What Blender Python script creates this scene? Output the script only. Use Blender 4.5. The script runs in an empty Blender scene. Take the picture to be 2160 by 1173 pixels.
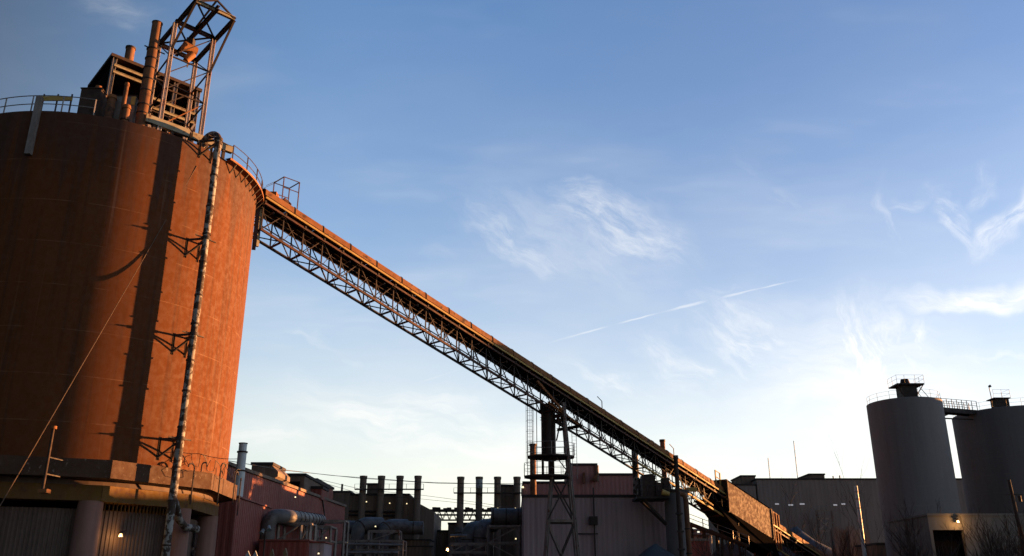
import bpy, math, random
from mathutils import Vector as V, Matrix, noise as mnoise
random.seed(7)
R_ = math.radians
sc = bpy.context.scene
col = sc.collection

# ------------------------------------------------------------------ camera
FPX, CX, CY, TH, EYE = 1830.0, 1080.0, 586.5, 0.3434, 1.7
cam_d = bpy.data.cameras.new("camera"); cam = bpy.data.objects.new("camera", cam_d); col.objects.link(cam)
cam.location = (0, 0, EYE); cam.rotation_euler = (math.pi/2 + TH, 0, 0)
cam_d.sensor_width = 36; cam_d.sensor_fit = 'HORIZONTAL'; cam_d.lens = 36*FPX/2160
cam_d.clip_end = 6000; cam_d.clip_start = 0.1
sc.camera = cam
cT, sT = math.cos(TH), math.sin(TH)
def ray(px, py):
    a = (px-CX)/FPX; b = (CY-py)/FPX
    return a, cT-b*sT, sT+b*cT
def P(px, py, Y):
    """point of the site at world depth Y seen at photo pixel (survey helper)"""
    a, y, z = ray(px, py)
    return V((a/y*Y, Y, EYE+z/y*Y))
def sky_dir(px, py): return V(ray(px, py)).normalized()

# ------------------------------------------------------------------ light and sky
SUN_AZ, SUN_EL = R_(63), R_(1.3)
sun_vec = V((math.sin(SUN_AZ)*math.cos(SUN_EL), math.cos(SUN_AZ)*math.cos(SUN_EL), math.sin(SUN_EL)))
sun_d = bpy.data.lights.new("sun", 'SUN'); sun_d.energy = 5.0; sun_d.angle = R_(0.5); sun_d.color = (1.0, 0.43, 0.14)
sun = bpy.data.objects.new("sun", sun_d); col.objects.link(sun)
sun.rotation_euler = (-sun_vec).to_track_quat('-Z', 'Y').to_euler()
sun.location = (60, 20, 60)
world = bpy.data.worlds.new("World"); sc.world = world; world.use_nodes = True
def build_world():
    nt = world.node_tree; N = nt.nodes; L = nt.links; N.clear()
    def m(op, *a, clamp=False):
        n = N.new('ShaderNodeMath'); n.operation = op; n.use_clamp = clamp
        for i, v in enumerate(a):
            if isinstance(v, (int, float)): n.inputs[i].default_value = v
            else: L.new(v, n.inputs[i])
        return n.outputs[0]
    def vm(op, a, b=None, out=0):
        n = N.new('ShaderNodeVectorMath'); n.operation = op
        for i, v in enumerate((a, b)):
            if v is None: continue
            if isinstance(v, (tuple, V, list)): n.inputs[i].default_value = tuple(v)
            else: L.new(v, n.inputs[i])
        return n.outputs[out]
    def dot(a, b): return vm('DOT_PRODUCT', a, b, 1)
    def comb(x, y, z):
        n = N.new('ShaderNodeCombineXYZ')
        for i, v in enumerate((x, y, z)):
            if isinstance(v, (int, float)): n.inputs[i].default_value = v
            else: L.new(v, n.inputs[i])
        return n.outputs[0]
    def noise(vec, scale, detail=5, rough=.55, dist=0):
        n = N.new('ShaderNodeTexNoise'); n.noise_dimensions = '3D'
        L.new(vec, n.inputs['Vector']); n.inputs['Scale'].default_value = scale
        n.inputs['Detail'].default_value = detail; n.inputs['Roughness'].default_value = rough
        n.inputs['Distortion'].default_value = dist
        return n.outputs[0]
    def smooth(x, lo, hi):
        n = N.new('ShaderNodeMapRange'); n.interpolation_type = 'SMOOTHSTEP'
        L.new(x, n.inputs[0]); n.inputs[1].default_value = lo; n.inputs[2].default_value = hi
        n.inputs[3].default_value = 0; n.inputs[4].default_value = 1
        return n.outputs[0]
    def mix(f, a, b):
        n = N.new('ShaderNodeMix'); n.data_type = 'RGBA'
        if isinstance(f, (int, float)): n.inputs[0].default_value = f
        else: L.new(f, n.inputs[0])
        for i, v in ((6, a), (7, b)):
            if isinstance(v, tuple): n.inputs[i].default_value = (*v, 1)
            else: L.new(v, n.inputs[i])
        return n.outputs[2]
    out = N.new('ShaderNodeOutputWorld'); bg = N.new('ShaderNodeBackground'); L.new(bg.outputs[0], out.inputs[0])
    sky = N.new('ShaderNodeTexSky'); sky.sky_type = 'NISHITA'; sky.sun_disc = False
    sky.sun_elevation = SUN_EL; sky.sun_rotation = SUN_AZ
    sky.air_density = 1.0; sky.dust_density = 0.4; sky.ozone_density = 2.0; sky.altitude = 300
    d = N.new('ShaderNodeTexCoord').outputs['Generated']
    sep = N.new('ShaderNodeSeparateXYZ'); L.new(d, sep.inputs[0])
    el = m('MAXIMUM', sep.outputs[2], 0.0)
    base = vm('MULTIPLY', sky.outputs[0], SKY_TINT)
    sd = V((sun_vec.x, sun_vec.y, 0)).normalized()
    dusk = m('ADD', .2, m('MULTIPLY', smooth(dot(d, sd), -.3, .22), .8))
    base = vm('MULTIPLY', base, comb(dusk, dusk, dusk))
    base = vm('MULTIPLY', base, mix(smooth(dot(d, sd), .05, .75), (1.34, 1.38, 1.2), (.84, .86, .8)))
    # thin high veil of ice cloud: thicker where the line of sight runs flat, and brighter towards the sun
    sd = V((sun_vec.x, sun_vec.y, 0)).normalized()
    toward = smooth(dot(d, sd), -0.6, 1.0)
    path = m('MULTIPLY', VEIL, m('POWER', 2.718, m('MULTIPLY', el, -6.6)))
    vn = noise(vm('MULTIPLY', d, (2.2, 2.2, 7.0)), 1.6, 4, .55)
    path = m('MULTIPLY', path, m('ADD', 0.45, m('MULTIPLY', vn, 1.1)))
    veil = m('SUBTRACT', 1.0, m('POWER', 2.718, m('MULTIPLY', path, -1.0)))
    vcol = mix(toward, VCOL_A, VCOL_B)
    anti = m('ADD', .3, m('MULTIPLY', smooth(dot(d, sd), -.8, -.05), .7))   # the sky opposite the low sun is dusky
    vcol = vm('MULTIPLY', vcol, comb(anti, anti, anti))
    base = mix(veil, base, vcol)
    # cirrus wisps: sheets of fibres at a few bearings, gathered into patches
    c0 = sky_dir(1080, 586.5); e1 = V((1, 0, 0)); e2 = c0.cross(e1)
    if e2.z > 0: e2 = -e2
    fw = m('MAXIMUM', dot(d, c0), .15)
    flat = comb(m('MULTIPLY', m('DIVIDE', dot(d, e1), fw), FPX/1000), m('MULTIPLY', m('DIVIDE', dot(d, e2), fw), FPX/1000), 0.0)
    front = smooth(dot(d, c0), .3, .6)
    def mapping(vec, loc, ang, scale):
        n = N.new('ShaderNodeMapping'); n.vector_type = 'TEXTURE'; L.new(vec, n.inputs[0])
        n.inputs[1].default_value = (*loc, 0); n.inputs[2].default_value = (0, 0, R_(ang)); n.inputs[3].default_value = (*scale, 1)
        return n.outputs[0]
    warp = N.new('ShaderNodeTexNoise'); L.new(flat, warp.inputs['Vector']); warp.inputs['Scale'].default_value = 7; warp.inputs['Detail'].default_value = 3
    wv = vm('SUBTRACT', warp.outputs['Color'], (.5, .5, .5))
    flatw = vm('ADD', flat, vm('MULTIPLY', wv, (.10, .10, 0)))
    flatm = vm('ADD', flat, vm('MULTIPLY', wv, (.16, .16, 0)))
    fields = {a: noise(mapping(flatw, (.3*i, .1*i), a, (.04*st, .04)), 1.0, 5, .66) for i, (a, st) in enumerate(((6, 5.0), (27, 3.0), (72, 2.6), (-48, 2.8)))}
    dens = None
    def patch(px, py, a, b, ang, k, lo=.4, hi=.75, **_):
        nonlocal dens
        fa = min(fields, key=lambda t: min(abs(t-ang), 180-abs(t-ang)))
        r = vm('LENGTH', mapping(flatm, ((px-1080)/1000, (py-586.5)/1000), ang, (a/1000, b/1000)), None, 1)
        msk = m('SUBTRACT', 1.0, smooth(r, .1, 1.25))
        v = m('MULTIPLY', m('MULTIPLY', msk, smooth(fields[fa], lo, hi)), k)
        dens = v if dens is None else m('MAXIMUM', dens, v)
    for p in CLOUDS: patch(**p)
    dens = m('MULTIPLY', dens, front)
    # faint cirrus everywhere else, so the sky goes on outside the frame
    plane = vm('DIVIDE', d, comb(m('ADD', el, .18), m('ADD', el, .18), 1.0))
    gen = smooth(noise(vm('MULTIPLY', plane, (1.0, 2.6, 1.0)), 1.3, 4, .6), .5, .82)
    dens = m('MAXIMUM', dens, m('MULTIPLY', gen, .15))
    # condensation trail
    d1, d2 = sky_dir(850, 806), sky_dir(1700, 575)
    n_ = d1.cross(d2).normalized(); mid = (d1+d2).normalized(); al = (d2-d1).normalized(); half = (d2-d1).length/2
    off = dot(d, n_); ax = m('DIVIDE', dot(d, al), half)
    tn = noise(comb(m('MULTIPLY', ax, 9.0), m('MULTIPLY', off, 90.0), 3.0), 1.0, 2, .6)
    bow = m('MULTIPLY', m('MULTIPLY', ax, ax), -.006)
    offw = m('ADD', m('ADD', off, bow), m('MULTIPLY', m('SUBTRACT', tn, .5), .0022))
    wid = m('ADD', .0011, m('MULTIPLY', smooth(m('ABSOLUTE', m('SUBTRACT', ax, .52)), .25, 0.0), .0012))
    line = m('SUBTRACT', 1.0, smooth(m('DIVIDE', m('ABSOLUTE', offw), wid), .15, 1.3))
    ends = m('MULTIPLY', m('ADD', m('MULTIPLY', smooth(ax, -1.0, -.9), m('SUBTRACT', .35, m('MULTIPLY', smooth(ax, -.8, -.7), .3))), m('MULTIPLY', smooth(ax, -.35, .05), .9)), m('SUBTRACT', 1.0, smooth(ax, .85, 1.0)))
    gap = smooth(noise(comb(m('MULTIPLY', ax, 4.0), 0.0, 8.0), 1.0, 2, .5), .36, .6)
    tr = m('MULTIPLY', m('MULTIPLY', line, m('MULTIPLY', ends, gap)), m('MULTIPLY', smooth(dot(d, mid), .5, .7), .36))
    dens = m('MAXIMUM', dens, tr)
    ccol = mix(toward, CCOL_A, CCOL_B)
    fin = mix(m('MINIMUM', dens, .95), base, ccol)
    L.new(fin, bg.inputs[0]); bg.inputs[1].default_value = SKY_K
SKY_K = 0.05
SKY_TINT = (1.62, 2.2, 3.35)
VEIL = 2.35
VCOL_A = (3.2, 3.15, 2.7); VCOL_B = (6.0, 5.5, 4.7)
CCOL_A = (3.5, 3.5, 3.4); CCOL_B = (5.4, 5.2, 4.9)
CLOUDS = [
 dict(px=1232, py=402, a=85, b=30, ang=14, k=.62, lo=.3, hi=.7),
 dict(px=1310, py=470, a=200, b=80, ang=22, k=.55, lo=.26, hi=.82),
 dict(px=1095, py=515, a=160, b=44, ang=27, k=.45, lo=.26, hi=.82),
 dict(px=1200, py=500, a=290, b=110, ang=20, k=.22, lo=.1, hi=.75),
 dict(px=2035, py=460, a=95, b=28, ang=40, k=.62, lo=.3, hi=.75),
 dict(px=2125, py=445, a=110, b=32, ang=-48, k=.75, lo=.25, hi=.7),
 dict(px=2070, py=385, a=60, b=16, ang=-62, k=.28, lo=.35, hi=.8),
 dict(px=2085, py=628, a=220, b=36, ang=-3, k=.8, lo=.2, hi=.7),
 dict(px=1890, py=628, a=140, b=12, ang=2, k=.3, lo=.3, hi=.8),
 dict(px=1830, py=770, a=170, b=130, ang=72, k=.95, lo=.25, hi=.8),
 dict(px=1800, py=790, a=330, b=170, ang=10, k=.5, lo=.0, hi=.8),
 dict(px=1940, py=745, a=100, b=28, ang=82, k=.6, lo=.3, hi=.75),
 dict(px=1600, py=725, a=170, b=75, ang=26, k=.6, lo=.3, hi=.8),
 dict(px=1440, py=770, a=140, b=50, ang=28, k=.45, lo=.3, hi=.8),
 dict(px=1640, py=420, a=120, b=40, ang=40, k=.16, lo=.3, hi=.8),
 dict(px=1890, py=460, a=100, b=30, ang=75, k=.3, lo=.35, hi=.8),
 dict(px=1930, py=408, a=80, b=16, ang=-14, k=.3, lo=.35, hi=.8),
 dict(px=1530, py=628, a=60, b=12, ang=8, k=.25, lo=.3, hi=.8),
 dict(px=1280, py=810, a=140, b=40, ang=24, k=.4, lo=.3, hi=.8),
 dict(px=840, py=890, a=280, b=90, ang=6, k=.62, lo=.28, hi=.75),
 dict(px=1000, py=930, a=260, b=60, ang=6, k=.5, lo=.2, hi=.75),
 dict(px=560, py=925, a=120, b=36, ang=14, k=.6, lo=.25, hi=.75),
 dict(px=735, py=748, a=36, b=10, ang=8, k=.45, lo=.3, hi=.8),
 dict(px=620, py=715, a=120, b=10, ang=12, k=.28, lo=.3, hi=.8),
 dict(px=255, py=35, a=120, b=40, ang=14, k=.2, lo=.3, hi=.8),
 dict(px=910, py=540, a=60, b=20, ang=10, k=.2, lo=.3, hi=.8),
 dict(px=2060, py=770, a=120, b=10, ang=0, k=.4, lo=.3, hi=.8),
]
build_world()
world.cycles.sampling_method = 'MANUAL'; world.cycles.sample_map_resolution = 256
sc.view_settings.view_transform = 'Standard'; sc.view_settings.look = 'None'
sc.view_settings.gamma = 1.0; sc.view_settings.use_curve_mapping = False
sc.view_settings.exposure = 2.3

# ------------------------------------------------------------------ materials
def mat(name, c1, c2=None, rough=.8, metal=0.0, scale=.6, stretch=(1, 1, .25), detail=6, spots=None, spot_scale=2.5, spot_lo=.55, spot_hi=.68,
        bump=.0, bump_scale=8.0, streak=0.0, lines=None, spec=.3, full=False, cool=False, drip=None):
    mt = bpy.data.materials.new(name); mt.use_nodes = True
    nt = mt.node_tree; N = nt.nodes; L = nt.links
    bs = N['Principled BSDF']; bs.inputs['Roughness'].default_value = rough; bs.inputs['Metallic'].default_value = metal
    bs.inputs['Specular IOR Level'].default_value = spec
    geo = N.new('ShaderNodeNewGeometry')
    def noise(sc_, st, det=detail, ro=.6):
        mp = N.new('ShaderNodeMapping'); mp.inputs['Scale'].default_value = st; L.new(geo.outputs['Position'], mp.inputs[0])
        n = N.new('ShaderNodeTexNoise'); L.new(mp.outputs[0], n.inputs['Vector']); n.inputs['Scale'].default_value = sc_
        n.inputs['Detail'].default_value = det; n.inputs['Roughness'].default_value = ro
        return n.outputs[0]
    def rng(v, lo, hi, a=0, b=1):
        n = N.new('ShaderNodeMapRange'); n.interpolation_type = 'SMOOTHSTEP'; L.new(v, n.inputs[0])
        for i, x in enumerate((lo, hi, a, b)): n.inputs[i+1].default_value = x
        return n.outputs[0]
    def mix(f, a, b, mode='MIX'):
        n = N.new('ShaderNodeMix'); n.data_type = 'RGBA'; n.blend_type = mode
        if isinstance(f, (int, float)): n.inputs[0].default_value = f
        else: L.new(f, n.inputs[0])
        for i, v in ((6, a), (7, b)):
            if isinstance(v, tuple): n.inputs[i].default_value = (*v, 1)
            else: L.new(v, n.inputs[i])
        return n.outputs[2]
    c2 = c2 or tuple(x*.65 for x in c1)
    PIG = 1.0 if full else .62   # lowers base colours so shade stays dark at the raised exposure
    wm = (1, 1, 1) if cool else (.61, .72, .76)
    c1, c2, spots = [tuple(x*PIG*w for x, w in zip(c, wm)) if c else None for c in (c1, c2, spots)]
    c = mix(rng(noise(scale, stretch), .32, .68), c1, c2)
    if streak:
        s1 = rng(noise(1.0, (2.6, 2.6, .06), 4), .45, .7)
        c = mix(s1, c, mix(streak, c, (0.01, .008, .008)))
        s2 = rng(noise(1.0, (4.5, 4.5, .05), 4), .62, .75)
        c = mix(s2, c, mix(streak*.2, c, (.6, .45, .35)))
    if lines:
        sp = N.new('ShaderNodeSeparateXYZ'); L.new(geo.outputs['Position'], sp.inputs[0])
        fr = N.new('ShaderNodeMath'); fr.operation = 'WRAP'; L.new(sp.outputs[2], fr.inputs[0]); fr.inputs[1].default_value = lines; fr.inputs[2].default_value = 0
        lo = N.new('ShaderNodeMath'); lo.operation = 'LESS_THAN'; L.new(fr.outputs[0], lo.inputs[0]); lo.inputs[1].default_value = .05
        br = N.new('ShaderNodeMath'); br.operation = 'MULTIPLY'; L.new(lo.outputs[0], br.inputs[0]); L.new(rng(noise(.9, (1, 1, 1), 3), .4, .65, 0, .09), br.inputs[1])
        c = mix(br.outputs[0], c, (.62, .42, .28))
    if drip:   # soot runs washed down from the rim
        sp2 = N.new('ShaderNodeSeparateXYZ'); L.new(geo.outputs['Position'], sp2.inputs[0])
        n1 = noise(1.0, (1.6, 1.6, .03), 4); ln = N.new('ShaderNodeMath'); ln.operation = 'MULTIPLY_ADD'; L.new(n1, ln.inputs[0]); ln.inputs[1].default_value = drip[1]*2.4; ln.inputs[2].default_value = -drip[1]*.85
        dp = N.new('ShaderNodeMath'); dp.operation = 'ADD'; L.new(sp2.outputs[2], dp.inputs[0]); L.new(ln.outputs[0], dp.inputs[1])
        c = mix(rng(dp.outputs[0], drip[0]-1.5, drip[0]+1.5, 0, .5), c, (.03, .02, .018))
        c = mix(rng(noise(.16, (1, 1, 1), 3), .5, .7, 0, .16), c, tuple(x*.6 for x in c2))
    if spots:
        c = mix(rng(noise(spot_scale, (1, 1, 1)), spot_lo, spot_hi), c, spots)
    L.new(c, bs.inputs['Base Color'])
    rr = rng(noise(3.0, (1, 1, 1), 3), .3, .7, max(.05, rough-.12), min(1, rough+.1)); L.new(rr, bs.inputs['Roughness'])
    if bump:
        b = N.new('ShaderNodeBump'); b.inputs['Strength'].default_value = bump; b.inputs['Distance'].default_value = .03
        L.new(noise(bump_scale, (1, 1, 1), 4), b.inputs['Height']); L.new(b.outputs[0], bs.inputs['Normal'])
    return mt
def emis(name, c, k):
    mt = bpy.data.materials.new(name); mt.use_nodes = True; bs = mt.node_tree.nodes['Principled BSDF']
    bs.inputs['Base Color'].default_value = (.8, .8, .8, 1); bs.inputs['Emission Color'].default_value = (*c, 1); bs.inputs['Emission Strength'].default_value = k
    return mt
M = dict(
 silo=mat('silo_paint', (0.240, 0.060, 0.009), (0.198, 0.048, 0.006), rough=.9, scale=.35, streak=.38, lines=2.45, drip=(27.6, 7.0)),
 ring=mat('ring_concrete', (0.162, 0.074, 0.039), (0.121, 0.052, 0.028), rough=.9, scale=.8, stretch=(1, 1, 1), bump=.4, spots=(.5, .35, .27), spot_scale=5, spot_lo=.6, spot_hi=.75),
 ringlow=mat('lower_beam_paint', (0.320, 0.150, 0.030), (0.256, 0.105, 0.027), rough=.85, scale=.9, spots=(.2, .08, .04), spot_scale=1.8),
 column=mat('column_concrete', (0.367, 0.203, 0.166), (0.269, 0.147, 0.120), rough=.9, scale=.7, streak=.2, cool=True),
 basewall=mat('base_cladding', (0.165, 0.112, 0.091), (0.124, 0.083, 0.070), rough=.7, scale=.5, streak=.2, cool=True),
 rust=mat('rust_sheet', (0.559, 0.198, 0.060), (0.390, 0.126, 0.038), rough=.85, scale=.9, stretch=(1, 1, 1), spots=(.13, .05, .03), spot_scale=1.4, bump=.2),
 housing=mat('housing_sheet', (.15, .06, .042), (.135, .054, .038), rough=.85, scale=.4, stretch=(1, 1, 1)),
 maroon3=mat('muted_maroon_cladding', (0.500, 0.247, 0.225), (0.410, 0.200, 0.180), rough=.75, scale=.3, streak=.18, cool=True),
 rustdark=mat('rust_dark', (.13, .065, .045), (.07, .04, .032), rough=.85, scale=1.5, stretch=(1, 1, 1)),
 steel=mat('dark_steel', (.035, .03, .029), (.055, .038, .032), rough=.7, scale=1.6, stretch=(1, 1, 1), metal=.2, cool=True),
 redsteel=mat('red_oxide_steel', (.22, .075, .045), (.12, .05, .035), rough=.75, scale=1.2, stretch=(1, 1, 1)),
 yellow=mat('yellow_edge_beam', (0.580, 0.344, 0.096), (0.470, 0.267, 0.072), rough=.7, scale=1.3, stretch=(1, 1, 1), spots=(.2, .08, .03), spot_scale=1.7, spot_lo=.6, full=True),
 cream=mat('cream_girder', (.62, .5, .36), (.5, .36, .22), rough=.75, scale=1.4, stretch=(1, 1, 1), spots=(.25, .1, .05), spot_scale=2.2),
 paleleg=mat('pale_steel', (.42, .37, .34), (.3, .25, .22), rough=.6, scale=1.5, stretch=(1, 1, .5), spots=(.3, .14, .08), spot_scale=1.8, spot_lo=.58, full=True, cool=True),
 galv=mat('galvanised_steel', (.36, .33, .31), (.24, .21, .19), rough=.6, metal=.35, scale=1.5, stretch=(1, 1, .5), spots=(.2, .09, .05), spot_scale=1.6, spot_lo=.6, cool=True),
 peel=mat('peeling_wrap', (.62, .55, .5), (.42, .33, .28), rough=.8, scale=1.2, stretch=(1, 1, .4), spots=(.09, .05, .035), spot_scale=2.4, spot_lo=.45, spot_hi=.52, bump=.3),
 stackrust=mat('stack_rust', (.42, .17, .075), (.27, .1, .05), rough=.85, scale=1.1, stretch=(1, 1, .6), spots=(.1, .05, .035), spot_scale=1.3),
 white=mat('white_metal', (.62, .6, .58), (.46, .44, .43), rough=.6, scale=1.0, spots=(.25, .15, .1), spot_scale=1.2, spot_lo=.62),
 maroon=mat('maroon_cladding', (0.333, 0.091, 0.069), (0.270, 0.070, 0.055), rough=.7, scale=.3, streak=.22, cool=True),
 maroon2=mat('faded_maroon_cladding', (0.487, 0.387, 0.410), (0.393, 0.310, 0.324), rough=.75, scale=.3, streak=.18, cool=True),
 darkwall=mat('sooty_cladding', (0.261, 0.187, 0.137), (0.160, 0.116, 0.087), rough=.8, scale=.3, streak=.3, cool=True),
 greywall=mat('grey_brown_cladding', (0.298, 0.270, 0.252), (0.234, 0.209, 0.198), rough=.8, scale=.2, streak=.2, cool=True),
 silo2=mat('grey_silo_concrete', (0.292, 0.281, 0.285), (0.233, 0.228, 0.230), rough=.9, scale=.25, streak=.08, lines=2.0, cool=True),
 silo3=mat('dark_silo_concrete', (0.244, 0.238, 0.245), (0.196, 0.192, 0.196), rough=.9, scale=.25, streak=.08, lines=2.0, cool=True),
 conc=mat('pale_concrete', (.3, .275, .25), (.22, .2, .18), rough=.9, scale=.5, streak=.18, bump=.3, cool=True),
 duct=mat('duct_sheet', (0.180, 0.174, 0.168), (0.108, 0.102, 0.101), rough=.6, metal=.2, scale=.8, stretch=(1, 1, 1), spots=(.1, .06, .05), spot_scale=1.5, cool=True),
 roof=mat('roof_felt', (.06, .05, .05), (.04, .035, .035), rough=.95, scale=.6, stretch=(1, 1, 1), cool=True),
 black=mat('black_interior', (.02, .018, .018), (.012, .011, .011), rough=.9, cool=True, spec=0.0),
 belt=mat('conveyor_belt', (.025, .024, .024), (.04, .032, .028), rough=.8, cool=True, spec=0.0),
 tarp=mat('blue_grey_tarp', (.085, .11, .13), (.06, .075, .095), rough=.6, scale=.5, stretch=(1, 1, 1), bump=.8, bump_scale=1.5, spots=(.2, .22, .24), spot_scale=.9, spot_lo=.6, spot_hi=.75, cool=True),
 ore=mat('ore_heap', (.075, .06, .055), (.045, .04, .04), rough=.95, scale=1.2, stretch=(1, 1, 1), bump=1.0, bump_scale=6, cool=True),
 ground=mat('ground_dirt', (.07, .06, .052), (.045, .04, .036), rough=.95, scale=.15, stretch=(1, 1, 1), bump=.6, cool=True),
 bark=mat('bare_bark', (.1, .07, .058), (.065, .046, .04), rough=.9, scale=4, stretch=(1, 1, .4), cool=True),
 reed=mat('dry_reed', (.27, .2, .12), (.18, .13, .08), rough=.9, scale=3),
 wire=mat('wire', (.04, .035, .033), (.06, .04, .03), rough=.6),
 rope=mat('steel_guy', (.3, .17, .1), (.2, .11, .07), rough=.5, metal=.3),
 tan=mat('tan_timber', (.4, .27, .14), (.3, .19, .1), rough=.85, scale=3),
 pane=mat('dark_pane', (.015, .016, .018), (.03, .03, .035), rough=.15, spec=.5),
 bright=mat('bright_white_paint', (.8, .8, .8), (.62, .6, .58), rough=.5, scale=1.0, full=True),
 bulb=emis('lit_bulb', (1.0, .78, .42), .34), bulbw=emis('lit_warm_bulb', (1.0, .52, .15), .3),
 strip=emis('pale_pane_glow', (.9, .92, 1.0), .045),  # weak emission stands in for light reflected in pale panes
)

# ------------------------------------------------------------------ mesh helpers
class MB:
    def __init__(s): s.v = []; s.f = []
    def add(s, vs, fs):
        o = len(s.v); s.v += [V(p) for p in vs]; s.f += [tuple(i+o for i in f) for f in fs]; return s
    def box(s, a, b):
        x0, y0, z0 = a; x1, y1, z1 = b
        return s.add([(x0, y0, z0), (x1, y0, z0), (x1, y1, z0), (x0, y1, z0), (x0, y0, z1), (x1, y0, z1), (x1, y1, z1), (x0, y1, z1)],
                     [(3, 2, 1, 0), (4, 5, 6, 7), (0, 1, 5, 4), (1, 2, 6, 5), (2, 3, 7, 6), (3, 0, 4, 7)])
    def frame(s, p0, p1, up=V((0, 0, 1))):
        p0, p1 = V(p0), V(p1); d = (p1-p0).normalized()
        if abs(d.dot(up)) > .99: up = V((.7071, .7071, 0))
        x = d.cross(up).normalized(); y = x.cross(d).normalized()
        return p0, p1, x, y
    def bar(s, p0, p1, w, h=None, up=V((0, 0, 1))):
        h = h or w; p0, p1, x, y = s.frame(p0, p1, up); x = x*w/2; y = y*h/2
        vs = [p+a+b for p in (p0, p1) for a, b in ((-x, -y), (x, -y), (x, y), (-x, y))]
        return s.add(vs, [(3, 2, 1, 0), (4, 5, 6, 7), (0, 1, 5, 4), (1, 2, 6, 5), (2, 3, 7, 6), (3, 0, 4, 7)])
    def tube(s, p0, p1, r0, r1=None, n=12, cap=True):
        r1 = r0 if r1 is None else r1; p0, p1, x, y = s.frame(p0, p1)
        vs = [p+(x*math.cos(2*math.pi*i/n)+y*math.sin(2*math.pi*i/n))*r for p, r in ((p0, r0), (p1, r1)) for i in range(n)]
        fs = [(i, (i+1) % n, n+(i+1) % n, n+i) for i in range(n)]
        if cap: fs += [tuple(range(n-1, -1, -1)), tuple(range(n, 2*n))]
        return s.add(vs, fs)
    def path(s, pts, r, n=8, cap=True):
        pts = [V(p) for p in pts]; rs = r if isinstance(r, (list, tuple)) else [r]*len(pts); vs = []
        for k, p in enumerate(pts):
            d = (pts[min(k+1, len(pts)-1)]-pts[max(k-1, 0)]).normalized()
            if k == 0:
                x = d.orthogonal().normalized()
            x = (x-d*x.dot(d)).normalized(); y = d.cross(x)
            vs += [p+(x*math.cos(2*math.pi*i/n)+y*math.sin(2*math.pi*i/n))*rs[k] for i in range(n)]
        fs = [(k*n+i, k*n+(i+1) % n, (k+1)*n+(i+1) % n, (k+1)*n+i) for k in range(len(pts)-1) for i in range(n)]
        if cap: m_ = (len(pts)-1)*n; fs += [tuple(range(n-1, -1, -1)), tuple(range(m_, m_+n))]
        return s.add(vs, fs)
    def lathe(s, c, prof, n=64, a0=0, a1=2*math.pi):
        full = abs(a1-a0-2*math.pi) < 1e-6; k = n if full else n+1; vs = []
        for r, z in prof:
            vs += [(c[0]+r*math.sin(a0+(a1-a0)*i/n), c[1]+r*math.cos(a0+(a1-a0)*i/n), z) for i in range(k)]
        fs = [(j*k+i, j*k+(i+1) % k, (j+1)*k+(i+1) % k, (j+1)*k+i) for j in range(len(prof)-1) for i in range(n)]
        return s.add(vs, [f[::-1] for f in fs])
    def prism(s, pts, off):
        n = len(pts); off = V(off); pts = [V(p) for p in pts]
        return s.add(pts+[p+off for p in pts], [tuple(range(n-1, -1, -1)), tuple(range(n, 2*n))]+[(i, (i+1) % n, n+(i+1) % n, n+i) for i in range(n)])
    def mesh(s, smooth=False, name='m'):
        me = bpy.data.meshes.new(name); me.from_pydata([tuple(p) for p in s.v], [], s.f); me.update()
        import bmesh
        bm = bmesh.new(); bm.from_mesh(me); bmesh.ops.recalc_face_normals(bm, faces=bm.faces); bm.to_mesh(me); bm.free()
        if smooth:
            me.shade_smooth()
            try: me.set_sharp_from_angle(angle=R_(40))
            except Exception: pass
        return me
    def build(s, name, m, parent=None, smooth=False):
        lo = V((min(p.x for p in s.v), min(p.y for p in s.v), min(p.z for p in s.v))); hi = V((max(p.x for p in s.v), max(p.y for p in s.v), max(p.z for p in s.v)))
        c = V(((lo.x+hi.x)/2, (lo.y+hi.y)/2, lo.z)); s.v = [p-c for p in s.v]
        me = s.mesh(smooth, name); me.materials.append(M[m])
        o = bpy.data.objects.new(name, me); col.objects.link(o); o.location = c
        if parent: attach(o, parent)
        return o
def wmat(o):
    w = o.matrix_basis.copy()
    return wmat(o.parent) @ o.matrix_parent_inverse @ w if o.parent else w
def attach(o, p): o.parent = p; o.matrix_parent_inverse = wmat(p).inverted()
def tag(o, label, cat=None, group=None, kind=None):
    if label: o['label'] = label
    if cat: o['category'] = cat
    if group: o['group'] = group
    if kind: o['kind'] = kind
    return o
def thing(name, label, cat, loc=(0, 0, 0), group=None):
    o = bpy.data.objects.new(name, None); col.objects.link(o); o.location = loc; o.empty_display_size = .3
    return tag(o, label, cat, group)
_unit = {}
def unit(prof, m):
    k = (prof, m)
    if k not in _unit:
        b = MB()
        if prof == 'box': b.box((-.5, -.5, 0), (.5, .5, 1))
        elif prof == 'tube': b.tube((0, 0, 0), (0, 0, 1), .5, n=10)
        elif prof == 'H':
            b.box((-.5, -.5, 0), (.5, -.36, 1)); b.box((-.5, .36, 0), (.5, .5, 1)); b.box((-.08, -.359, .001), (.08, .359, .999))
        elif prof == 'L':
            b.box((-.5, -.5, 0), (.5, -.34, 1)); b.box((-.5, -.339, .001), (-.34, .5, .999))
        me = b.mesh(prof == 'tube', prof+'_member'); me.materials.append(M[m]); _unit[k] = me
    return _unit[k]
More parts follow.
